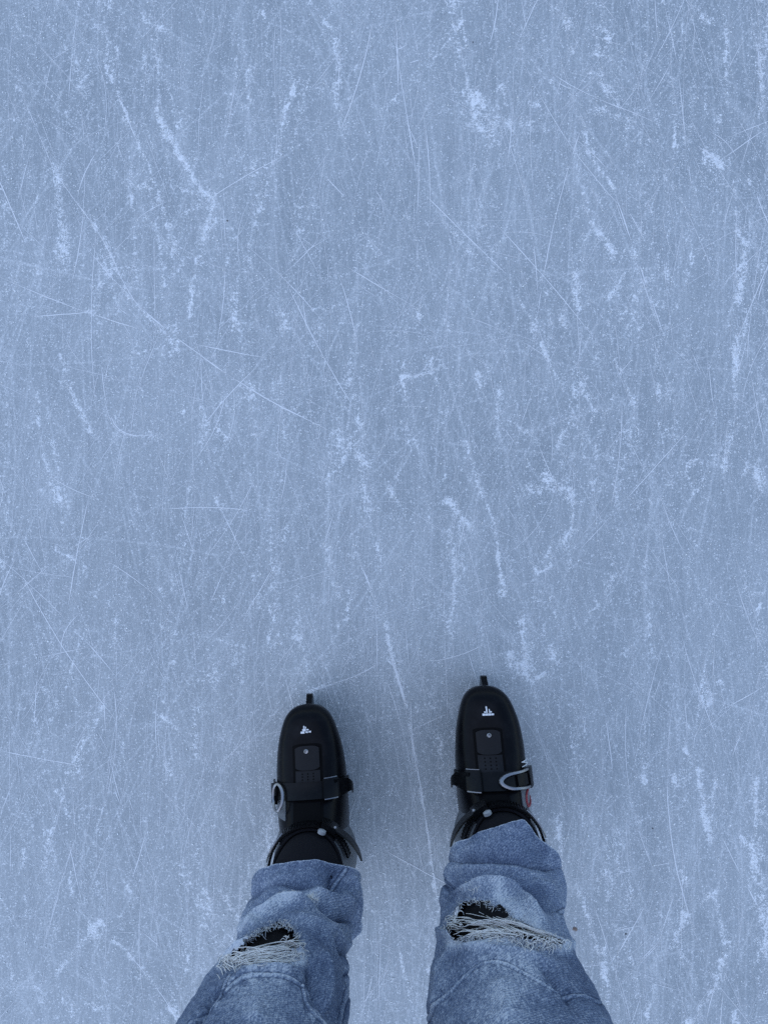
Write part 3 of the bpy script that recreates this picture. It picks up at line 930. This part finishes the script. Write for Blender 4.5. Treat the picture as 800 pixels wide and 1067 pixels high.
    b.grid(M(np.array(rows)), cv=True)
    b.build('liner', 'liner', root)
    # ---- ankle strap round the cuff, with its loose pointed tail on the inner side
    b = MB()
    v = np.linspace(-1.25, 1.75, 220)[None] * np.ones((5, 1))
    zc = .1815 + .012 * np.abs(v) ** 1.5 * 0.35 + 0 * v
    P, N = C(zc + np.linspace(-.0095, .0095, 5)[:, None], v, .0056 + .0009 * (np.sin(v * 95) > 0)); b.slab(M(P), M(N), .0026)
    astrap = b.build('ankle_strap', 'strap', cuff)
    b = MB()
    t_ = np.linspace(0, 1, 26)[None] * np.ones((5, 1))
    v = -.45 - 1.15 * t_
    wid = np.interp(t_, [0, .7, 1], [.0088, .0082, .0012])
    zc = .187 - .042 * t_ ** 1.3
    P, N = C(zc + np.linspace(-1, 1, 5)[:, None] * wid, v, 0.0092 + .004 * t_); b.slab(M(P), M(N), .0026)
    b.build('strap_tail', 'strap', astrap)
    # ratchet block and rivets
    b = MB()
    v = np.linspace(-.66, -.3, 8)[None] * np.ones((5, 1))
    P, N = C(.184 + np.linspace(-.011, .011, 5)[:, None] + 0 * v, v, .0125); b.slab(M(P), M(N), .006)
    b.build('ratchet', 'strap', astrap)
    def stud(vv, z, r_, off, mat, parent, nm):
        Pc, Nc = C(np.array(z), np.array(vv), off)
        t1 = np.array([Nc[1], -Nc[0], 0]); t2 = np.array([0, 0, 1.0])
        th = np.linspace(0, 2 * PI, 12, endpoint=False)
        rings = [[Pc + Nc * h + q_ * (math.cos(a) * t1 + math.sin(a) * t2) for a in th] for q_, h in ((r_, -.003), (r_, .001), (r_ * .6, .0022))]
        b = MB(); b.grid(M(rings), cv=True); b.fan(M(rings[-1]), M(Pc + Nc * .0024)); b.build(nm, mat, parent)
    stud(-.60, .19, .0024, .0128, 'steel', astrap, 'rivet')
    stud(-.36, .199, .0056, .004, 'pale', cuff, 'hinge_cap')
    stud(1.02, .183, .0028, .0062, 'steel', astrap, 'rivet')
    stud(1.35, .186, .0024, .0062, 'steel', astrap, 'rivet')
    b = MB()                                            # wire latch on the outer side
    vv = np.concatenate([np.linspace(.55, 1.0, 10), np.linspace(1.0, 1.25, 8)])
    zz = .192 + .010 * np.sin(np.linspace(0, PI, 18))
    P, N = C(zz, vv, .0085); b.tube(M(P), .0011, 6)
    b.build('latch_wire', 'steel', astrap)
    return S, M

def side_lettering(S, M, root):
    def stroke(b, pts, r_=.0011):
        pts = resample(np.array(pts, float), .0015)
        P, N = S(pts[:, 0], pts[:, 1], .0018 + 0 * pts[:, 0]); b.tube(M(P), r_, 6, flat=1.0)
    b = MB()                                            # white upright strokes, read along the shoe
    for a in (.104, .110, .116, .122, .128):
        stroke(b, [(a, .82), (a + .001, 1.35)], .0008)
    stroke(b, [(.104, .85), (.110, 1.25)], .0008); stroke(b, [(.116, 1.0), (.122, 1.0)], .0008); stroke(b, [(.128, .82), (.132, .95), (.1285, 1.07)], .0008)
    b.build('white_lettering', 'white', root)
    b = MB()
    stroke(b, [(.139, 1.4), (.1385, 1.05), (.140, .88), (.145, .80), (.152, .80), (.158, .88), (.160, 1.05), (.159, 1.4)], .0019)
    b.build('red_lettering', 'red', root)

LOGO_L = [(-7.5, -2.6, 32.5, 35.2), (-1.2, 1.8, 32.6, 34.6), (2.8, 5.6, 32.2, 34.4), (-5.2, -.9, 29.2, 32.2), (-.2, 2.6, 29.6, 31.4), (-3.9, -2.4, 25.2, 28.8), (-1.6, -.4, 26.4, 28.9)]
LOGO_R = [(-8.5, -4.9, 34.0, 36.8), (-4.6, -1.2, 34.0, 36.8), (-.9, 2.4, 34.0, 36.8), (2.7, 6.0, 34.2, 36.6), (-3.4, -1.6, 24.5, 33.2), (.2, 1.4, 28.2, 33.2), (1.7, 3.6, 31.0, 33.0), (-6.0, -3.8, 31.2, 33.0)]

def place_skate(toe_px, toe_py, rz, label):
    p = at(toe_px, toe_py, .088)
    d = SL / 2
    loc = (p[0] + math.sin(rz) * d, p[1] - math.cos(rz) * d, 0.0)
    r = empty('ice_skate', loc, rz)
    tag(r, label, 'ice skate', 'pair of black ice skates')
    return r
sk_l = place_skate(319.5, 734.5, math.radians(4.2), 'black hard shell ice skate on the left foot, its grey cuff showing below the jeans')
make_skate(sk_l, -1, .1105, (.052, .0845, .105), .0005, -.0, LOGO_L, (.42, .01, 1.5))
sk_r = place_skate(508, 715, math.radians(2.2), 'black hard shell ice skate with red and white side lettering on the right foot')
S_, M_ = make_skate(sk_r, 1, .1225, (.056, .089, .113), -.005, -.006, LOGO_R, (0, 0, 1), .84)
side_lettering(S_, M_, sk_r)

# ================================================================== PERSON
person = empty('person', (0.03, -0.5, 0.0))
tag(person, 'person in ripped light blue jeans standing on the ice with feet apart', 'person')
BASE = np.array([0.03, -0.5, 0.0])

LEFT = dict(
    st=[(.21, 263, 379, 895, .071), (.235, 259, 367, 909, .068), (.29, 252, 361, 935, .064), (.37, 231, 361, 965, .067), (.42, 207, 360, 985, .072), (.48, 180, 357, 1015, .077), (.54, 155, 355, 1050, .082), (.62, 122, 350, 1100, .088)],
    hip=[(.80, -.092, -.505, .094, .100), (.90, -.085, -.505, .088, .10)],
    hem=[(250, 946), (257, 937), (266, 916), (285, 899), (305, 894.5), (330, 892.5), (350, 899), (368, 910), (380, 919), (388, 925)],
    folds=[([(256, 940), (278, 920), (308, 917), (330, 922)], -4.5, 5), ([(262, 930), (285, 910), (330, 906)], 1, 6), ([(250, 972), (268, 957), (285, 948), (308, 941), (325, 948)], 6, 6),
           ([(325, 940), (345, 955), (366, 962)], -5, 5), ([(322, 930), (345, 938), (368, 945)], 4, 7), ([(350, 905), (342, 932)], -3.5, 4), ([(362, 915), (366, 940)], 4, 6),
           ([(300, 955), (330, 965), (362, 985)], 4, 6), ([(235, 1003), (256, 996), (285, 993), (316, 996)], 7, 5), ([(240, 1022), (279, 1009), (314, 1015)], 3, 6),
           ([(330, 985), (345, 1020), (340, 1060)], 3, 9), ([(322, 1000), (328, 1040), (350, 1067)], -4, 6), ([(228, 1030), (205, 1067)], -3, 6), ([(270, 1040), (265, 1067)], 3, 14),
           ([(262, 985), (300, 975)], -3, 8), ([(345, 975), (362, 1000)], -4, 4)],
    hole=[(236, 1001), (243, 994), (250, 987), (256, 981), (265, 975), (278, 967), (291, 961), (301, 965), (309, 974), (312, 984), (302, 991), (285, 992), (268, 996), (252, 1000)],
    seams=[[(234, 1034), (253, 1021), (279, 1018), (302, 1021), (315, 1028)], [(368, 978), (366, 1005), (358, 1032), (355, 1067)], [(315, 1028), (320, 1050), (338, 1069)], [(240, 1016), (226, 1044), (198, 1067)], [(358, 908), (344, 931)]],
    fades=[([(270, 1035), (275, 1067)], 34, .2), ([(300, 935), (326, 936)], 7, .35), ([(253, 969), (285, 949), (308, 942)], 5, .3), ([(260, 1004), (314, 1001)], 6, .5), ([(232, 1003), (256, 999)], 8, .4), ([(330, 980), (350, 1040)], 10, -.2),
           ([(340, 915), (368, 940)], 12, -.12), ([(350, 962), (330, 950)], 4, .3)],
    rag=[((230, 1000), (320, 983), 26), ((232, 1003), (318, 997), 24)],
    lip=[(230, 1006), (256, 998), (285, 995), (318, 1000)],
    uplip=[(252, 984), (265, 974), (291, 960), (303, 965), (311, 976)],
    clumps=[(236, 1002, 5, 4, 60), (262, 998, 14, 3, 45), (304, 990, 7, 5, 45)],
    nicks=[(299, 931, 22), (325, 936, 34)])
RIGHT = dict(
    st=[(.21, 466, 585, 866, .075), (.29, 461, 586, 915, .068), (.37, 453, 600, 948, .070), (.42, 450, 614, 968, .073), (.48, 447, 634, 1000, .077), (.54, 445, 658, 1035, .082), (.62, 441, 690, 1090, .088)],
    hip=[(.80, .092, -.505, .094, .100), (.90, .085, -.505, .088, .10)],
    hem=[(458, 918), (463, 904), (468, 892), (479, 881), (495, 870), (515, 864), (532, 857), (546, 851), (554, 858), (583, 905), (590, 925)],
    folds=[([(468, 899), (496, 895), (521, 892), (554, 899), (583, 907)], -5, 4), ([(475, 890), (515, 878), (548, 880)], 1, 8), ([(470, 908), (500, 903), (540, 908), (575, 918)], 1.8, 5),
           ([(466, 938), (485, 930), (521, 927), (540, 933), (556, 955), (570, 966)], 6, 6), ([(480, 922), (520, 918), (552, 930)], -4, 5), ([(556, 935), (578, 952)], -3, 4), ([(556, 918), (575, 930)], 3, 5),
           ([(540, 955), (565, 972)], -4, 4), ([(458, 968), (471, 981), (499, 976), (521, 973), (540, 982), (562, 989), (592, 984)], 7, 5), ([(500, 955), (530, 966)], -4, 8), ([(470, 990), (510, 988), (580, 1005)], 3, 7),
           ([(560, 1000), (600, 1050)], -3, 8), ([(520, 1020), (530, 1067)], 3, 18), ([(462, 1000), (452, 1060)], 3, 8), ([(463, 915), (471, 931)], -3, 3)],
    hole=[(466, 969), (470, 955), (477, 945), (485, 939), (501, 941), (518, 947), (533, 957), (546, 964), (566, 972), (586, 981), (584, 984), (560, 979), (538, 976), (512, 976), (485, 984), (471, 978)],
    seams=[[(444, 1067), (471, 1032), (493, 1008), (510, 1002), (529, 1006), (554, 1021), (584, 1034), (609, 1038), (624, 1045)], [(463, 912), (471, 932)], [(581, 952), (592, 941)]],
    fades=[([(525, 1035), (530, 1067)], 42, .18), ([(520, 935), (556, 965)], 8, .4), ([(486, 927), (500, 925)], 5, .35), ([(471, 985), (540, 980), (590, 988)], 6, .45), ([(505, 995), (560, 1012)], 8, .15), ([(540, 960), (575, 978)], 7, .3),
           ([(532, 925), (562, 932)], 7, -.25), ([(600, 1000), (625, 1050)], 10, -.15), ([(500, 880), (560, 885)], 12, -.12)],
    rag=[((462, 958), (560, 972), 18), ((500, 955), (592, 984), 17), ((466, 972), (545, 974), 14)],
    lip=[(456, 966), (471, 986), (499, 976), (521, 974), (540, 983), (562, 991), (592, 985)],
    uplip=[(468, 958), (477, 945), (485, 938), (501, 940), (518, 946), (533, 956), (545, 965)],
    clumps=[(562, 983, 14, 2, 55), (520, 977, 16, 2, 26), (468, 962, 4, 4, 30)],
    nicks=[(491, 926, 18)])

def leg_surface(cfg, seed):
    NT_, NR = 540, 470
    zs, cx, cy, a, b = [], [], [], [], []
    for z, L, R, Fy, bb in cfg['st']:
        d = (CAM_H - z) / FPX
        zs.append(z); cx.append(((L + R) / 2 - 400) * d); a.append((R - L) / 2 * d)
        cy.append((533.5 - Fy) * d - bb); b.append(bb)
    for z, x_, y_, aa, bb in cfg['hip']:
        zs.append(z); cx.append(x_); cy.append(y_); a.append(aa); b.append(bb)
    fcx, fcy, fa, fb = (pchip(zs, q) for q in (cx, cy, a, b))
    z1 = np.r_[np.linspace(.21, .64, NR - 40, endpoint=False), np.linspace(.64, .90, 40)]
    th = np.linspace(-PI, PI, NT_, endpoint=False)
    TH, Z0 = np.meshgrid(th, z1)
    sn, cs = np.sin(TH), np.cos(TH)
    X = fcx(Z0) + fa(Z0) * np.sign(sn) * np.abs(sn) ** .92
    Y = fcy(Z0) + fb(Z0) * np.sign(cs) * np.abs(cs) ** .92
    fadeh = np.clip(1 - (Z0 - .21) / .13, 0, 1) ** 1.6
    hemz = .038 * cs - .012 * np.abs(sn)
    Z = Z0 + hemz * fadeh
    # pull the hem to its line across the boot
    hx, hy = np.array(cfg['hem']).T
    x0, y0, zz0 = X[0], Y[0], Z[0]
    px = 400 + x0 * FPX / (CAM_H - zz0)
    yt = (533.5 - np.interp(px, hx, hy)) * (CAM_H - zz0) / FPX
    dy = yt - y0
    wgt = np.clip((cs[0] + .12) / .3, 0, 1); wgt = wgt * wgt * (3 - 2 * wgt)
    dy = dy * wgt
    k = np.ones(9) / 9
    dy = np.convolve(np.r_[dy[-4:], dy, dy[:4]], k, 'valid')
    Y = Y + dy[None] * fadeh
    P = np.stack([X, Y, Z], -1)
    # outward direction
    N = np.stack([sn / fa(Z0), cs / fb(Z0), 0 * sn], -1); N /= np.linalg.norm(N, axis=-1)[..., None]
    front = cs > -0.25
    px, py = proj(P)
    D = np.zeros_like(X)
    fade = np.zeros_like(X)
    nz = vnoise(np.stack([px / 14, py / 14, 0 * px + seed], -1), seed)
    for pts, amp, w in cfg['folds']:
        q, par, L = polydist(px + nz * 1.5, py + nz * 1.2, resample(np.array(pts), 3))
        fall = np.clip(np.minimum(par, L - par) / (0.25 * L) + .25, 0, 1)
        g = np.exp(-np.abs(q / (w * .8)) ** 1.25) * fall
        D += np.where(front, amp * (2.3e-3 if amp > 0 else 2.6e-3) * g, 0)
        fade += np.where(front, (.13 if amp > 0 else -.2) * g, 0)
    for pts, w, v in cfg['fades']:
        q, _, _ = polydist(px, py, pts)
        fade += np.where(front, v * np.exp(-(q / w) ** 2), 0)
    # free wrinkles, tighter towards the hem
    s_arc = TH * .07
    low = np.clip(1 - (Z - .2) / .35, .18, 1)
    w1 = vnoise(np.stack([s_arc * 22 + Z * 16, Z * 34 - s_arc * 9, 0 * Z + 2 + seed], -1), 21 + seed)
    w2 = vnoise(np.stack([s_arc * 40 - Z * 22, Z * 60 + s_arc * 20, 0 * Z + 5 + seed], -1), 31 + seed)
    w3 = vnoise(np.stack([px / 3.2, py / 3.2, 0 * Z + seed], -1), 41 + seed)
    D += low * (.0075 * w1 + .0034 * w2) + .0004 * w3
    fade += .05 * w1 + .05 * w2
    # seams: a felled ridge with puckering beside it
    for pts in cfg['seams']:
        q, par, L = polydist(px, py, resample(np.array(pts), 3))
        pk = vnoise(np.stack([par / 4.5, q / 7, 0 * q + seed], -1), 61)
        D += np.where(front, .0006 * np.exp(-(q / 1.3) ** 4) - .0018 * np.exp(-((q - 2.2) / .7) ** 2) + .0006 * pk * np.exp(-((q - 4) / 3) ** 2), 0)
        fade += np.where(front, .22 * np.exp(-(q / 1.1) ** 2) - .4 * np.exp(-((q - 2.2) / .8) ** 2) + .25 * pk * np.exp(-((q - 4.5) / 3) ** 2), 0)
    # hem fold
    hd = np.arange(NR)[:, None] * np.ones((1, NT_))
    D += np.where(hd < 9, .0012, 0)
    fade += np.where(hd < 2, .35, 0) + .12 * np.where((hd >= 2) & (hd < 9), vnoise(np.stack([TH * 30, hd * .3, 0 * hd], -1), 77), 0)
    D *= np.clip((.72 - Z0) / .08, .15, 1)
    P = P + N * D[..., None]
    return P, fade, TH, Z0, front

def legs():
    V, Fc, fadeA, cloth = [], [], [], []
    n = 0
    info = []
    for cfg, seed in ((LEFT, 1), (RIGHT, 2)):
        P, fade, TH, Z0, front = leg_surface(cfg, seed)
        nr, nt = TH.shape
        px, py = proj(P)
        # the tear: faces inside a ragged outline are cut away
        rag = vnoise(np.stack([px / 2.6, py / 2.6, 0 * px], -1), 50 + seed) * 2.0
        hol = inside(px + rag, py + rag * .8, cfg['hole']) & front & (np.cos(TH) > .1)
        I = np.arange(nr * nt).reshape(nr, nt)
        J = np.roll(I, -1, 1)
        H = hol | np.roll(hol, -1, 1)
        Hq = (H[:-1] | H[1:])
        Q = np.stack([I[:-1], J[:-1], J[1:], I[1:]], -1)[~Hq]
        V.append(P.reshape(-1, 3)); Fc.append(Q.reshape(-1, 4) + n)
        fadeA.append(fade.reshape(-1)); cloth.append(np.stack([TH * .072, Z0, 0 * TH], -1).reshape(-1, 3))
        n += nr * nt
        sel = (front & (np.cos(TH) > -.15) & (Z0 < .66)).reshape(-1)
        info.append((P.reshape(-1, 3)[sel], px.reshape(-1)[sel], py.reshape(-1)[sel]))
    # seat of the jeans joining both legs, up to the waistband
    th = np.linspace(-PI, PI, 96, endpoint=False)
    rows = []
    for z, a, b_, y in ((.765, .06, .05, -.505), (.775, .12, .085, -.505), (.80, .168, .105, -.507), (.86, .180, .116, -.51), (.93, .170, .112, -.508), (.99, .150, .10, -.503), (1.02, .146, .097, -.502)):
        rows.append(np.stack([a * np.sin(th), y + b_ * np.cos(th), z + 0 * th], -1))
    R = np.array(rows)
    I = np.arange(R.shape[0] * 96).reshape(R.shape[0], 96); J = np.roll(I, -1, 1)
    V.append(R.reshape(-1, 3)); Fc.append(np.stack([I[:-1], J[:-1], J[1:], I[1:]], -1).reshape(-1, 4) + n)
    fadeA.append(np.zeros(R.shape[0] * 96)); cloth.append(R.reshape(-1, 3))
    V = np.vstack(V) - BASE; Q = np.vstack(Fc)
    me = bpy.data.meshes.new('jeans')
    me.vertices.add(len(V)); me.vertices.foreach_set('co', V.reshape(-1))
    me.loops.add(Q.size); me.loops.foreach_set('vertex_index', Q.reshape(-1).astype(np.int32))
    me.polygons.add(len(Q)); me.polygons.foreach_set('loop_start', np.arange(0, Q.size, 4, dtype=np.int32))
    me.update(calc_edges=True)
    me.polygons.foreach_set('use_smooth', [True] * len(Q))
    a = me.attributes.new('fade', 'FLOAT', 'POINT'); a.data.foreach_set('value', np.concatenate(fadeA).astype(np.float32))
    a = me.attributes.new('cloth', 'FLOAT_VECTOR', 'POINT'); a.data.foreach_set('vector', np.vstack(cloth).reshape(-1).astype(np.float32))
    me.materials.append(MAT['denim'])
    o = bpy.data.objects.new('jeans', me); COL.objects.link(o); o.parent = person
    sm = o.modifiers.new('thickness', 'SOLIDIFY'); sm.thickness = .0013; sm.offset = -1
    return o, info

jeans, LEGS = legs()

class Surf:
    """looks up the point of a leg's cloth seen at a photo pixel"""
    def __init__(self, P, px, py):
        self.P = P
        self.k = kdtree.KDTree(len(P))
        # keep the nearest to the camera where the cloth overlaps itself
        for i in range(len(P)):
            self.k.insert((px[i], py[i], 0), i)
        self.k.balance()
    def __call__(self, x, y):
        hits = self.k.find_n((x, y, 0), 8)
        best = [(self.P[i], d) for _, i, d in hits]
        top = max(p[2] + .3 * p[1] for p, _ in best)
        pts = [(p, d) for p, d in best if p[2] + .3 * p[1] > top - .02]
        w = np.array([1 / (d + .3) for _, d in pts]); w /= w.sum()
        return sum(p * q for (p, _), q in zip(pts, w))

def fray(cfg, surf, seed):
    r = random.Random(seed)
    b = MB()
    out = np.array([0, .8, .6])
    def lay(pts, rad, lift, mi=0):
        P = []
        for i, (x, y) in enumerate(pts):
            u = i / (len(pts) - 1)
            P.append(surf(x, y) + out * (lift * (0.35 + 1.3 * math.sin(PI * u)) + .0006))
        P = np.array(P)
        k = np.ones(3) / 3
        if len(P) > 4:
            for ax in range(3):
                P[1:-1, ax] = np.convolve(P[:, ax], k, 'valid')
        n = len(P)
        b.tube(P - BASE, rad * 0.95 * np.interp(np.linspace(0, 1, n), [0, .15, .8, 1], [.7, 1, 1, .5]), 5, mi=mi)
    # long weft threads strung across the tear
    for (a, c, cnt) in cfg['rag']:
        for k in range(cnt):
            u0 = r.uniform(0, .4); u1 = min(1, u0 + r.uniform(.4, .9))
            off0, off1 = r.gauss(0, 4.5), r.gauss(0, 4)
            n = max(6, int(abs(c[0] - a[0]) * (u1 - u0) / 3))
            ph, amp = r.uniform(0, 6), r.choice((.5, 1.0, 1.8, 3.0))
            fq = r.uniform(4, 11); kn = r.uniform(-4, 4)
            pts = []
            for i in range(n + 1):
                u = u0 + (u1 - u0) * i / n
                w = i / n
                pts.append((a[0] + (c[0] - a[0]) * u + .8 * math.sin(w * 9 + ph), a[1] + (c[1] - a[1]) * u + off0 * (1 - w) + off1 * w + amp * math.sin(w * fq + ph) + kn * math.sin(PI * w) + r.gauss(0, .3)))
            lay(pts, r.uniform(.00032, .00062), r.uniform(.0006, .004))
    # short tufts along both lips
    for line, cnt, dirn in ((cfg['lip'], 420, -1), (cfg['uplip'], 240, 1)):
        L = resample(np.array(line, float), 1.0)
        for k in range(cnt):
            x, y = L[r.randrange(len(L))]
            x += r.gauss(0, 1.6); y += r.gauss(0, 2.0)
            ang = r.gauss(0, .9)
            ln = r.uniform(1.5, 5) if r.random() < .85 else r.uniform(5, 8)
            bend = r.gauss(0, 1.6)
            pts = [(x + math.sin(ang + bend * u) * ln * u, y + dirn * math.cos(ang + bend * u) * ln * u) for u in np.linspace(0, 1, 6)]
            lay(pts, r.uniform(.00018, .00036), r.uniform(.0003, .0026), 0 if r.random() < .4 else 1)
    for (x0, y0, sx, sy, cnt) in cfg['clumps']:
        for k in range(cnt):
            x, y = x0 + r.gauss(0, sx), y0 + r.gauss(0, sy)
            ang = r.gauss(1.6, .9); ln = r.uniform(5, 14); bend = r.gauss(0, 2.2)
            pts = []
            for u in np.linspace(0, 1, 9):
                pts.append((x, y)); x += math.sin(ang + bend * u) * ln / 9; y += math.cos(ang + bend * u) * ln / 9
            lay(pts, r.uniform(.0003, .00055), r.uniform(.001, .004))
    o = b.build('frayed_threads', ['thread', 'fringe'], jeans, fix=False)
    # small worn nicks, each its own
    for (x0, y0, cnt) in cfg['nicks']:
        b = MB()
        for k in range(cnt):
            x, y = x0 + r.gauss(0, 4), y0 + r.gauss(0, 2.4)
            ang = r.gauss(.2, .5) if x0 > 310 else r.gauss(1.4, .5); ln = r.uniform(4, 11); bend = r.gauss(0, .8)
            pts = [(x + math.sin(ang + bend * u) * ln * (u - .5), y + math.cos(ang + bend * u) * ln * (u - .5)) for u in np.linspace(0, 1, 6)]
            lay(pts, r.uniform(.00022, .0004), r.uniform(.0004, .0016))
        b.build('worn_nick', 'thread', jeans, fix=False)
    # stitching along each seam: a dashed thread
    for line in cfg['seams']:
        b = MB()
        L = resample(np.array(line, float), 0.8)
        P = np.array([surf(*p) for p in L]) + out * .0003
        for ax in range(3):
            P[1:-1, ax] = np.convolve(P[:, ax], np.ones(3) / 3, 'valid')
        b.tube(P - BASE, .0002 + .00014 * (np.arange(len(P)) % 4 < 2), 5)
        b.build('seam_stitching', 'seamthread', jeans, fix=False)

for cfg, (P, px, py), sd_ in ((LEFT, LEGS[0], 101), (RIGHT, LEGS[1], 202)):
    fray(cfg, Surf(P, px, py), sd_)

# waistband and the body inside the clothes
b = MB()
th = np.linspace(-PI, PI, 96, endpoint=False)
rows = [np.stack([(.148 + o_) * np.sin(th), -.502 + (.099 + o_) * np.cos(th), z + 0 * th], -1) - BASE for z, o_ in ((.985, .003), (.986, .006), (1.024, .004), (1.025, .000))]
b.grid(np.array(rows), cv=True)
b.build('waistband', 'denim', jeans)

def body():
    def toe(px, py): return at(px, py, .085)
    pts, rad, ed = [], [], []
    def v(p, r_):
        pts.append(tuple(np.asarray(p, float) - BASE)); rad.append(r_); return len(pts) - 1
    root = v((0, -.505, .90), (.14, .09))
    top = v((0, -.50, 1.0), (.13, .085)); ed.append((root, top))
    for sg, ank, fx in ((-1, (-.092, -.512, .17), sk_l), (1, (.152, -.486, .17), sk_r)):
        ax, ay, az = ank
        hip = v((sg * .085, -.505, .83), (.080, .085)); ed.append((root, hip))
        kx = .5 * sg * .085 + .5 * ax
        th_ = v((-.112 if sg < 0 else .120, -.515, .66), (.066, .07)); ed.append((hip, th_))
        kn = v((-.126 if sg < 0 else .132, -.528, .50), (.076, .058)); ed.append((th_, kn))
        ca = v((-.119 if sg < 0 else .127, -.533 if sg < 0 else -.518, .38), (.074 if sg < 0 else .085, .06)); ed.append((kn, ca))
        sh = v((-.104 if sg < 0 else .132, ay - .026, .28), (.066 if sg < 0 else .07, .05)); ed.append((ca, sh))
        an = v((ax, ay, .19), (.036, .038)); ed.append((sh, an))
        he = v((ax, ay - .01, .11), (.03, .034)); ed.append((an, he))
        rz = fx.rotation_euler.z
        ba = v((ax - math.sin(rz) * .11, ay + math.cos(rz) * .11, .095), (.03, .018)); ed.append((he, ba))
        tt = v((ax - math.sin(rz) * .16, ay + math.cos(rz) * .16, .088), (.022, .01)); ed.append((ba, tt))
    me = bpy.data.meshes.new('body')
    me.from_pydata(pts, ed, [])
    o = bpy.data.objects.new('body', me); COL.objects.link(o); o.parent = person
    me.materials.append(MAT['tights'])
    sk = o.modifiers.new('skin', 'SKIN'); sk.use_smooth_shade = True
    ss_ = o.modifiers.new('smooth', 'SUBSURF'); ss_.levels = 2; ss_.render_levels = 2
    for i, r_ in enumerate(rad):
        me.skin_vertices[0].data[i].radius = r_
        me.skin_vertices[0].data[i].use_root = (i == 0)
body()
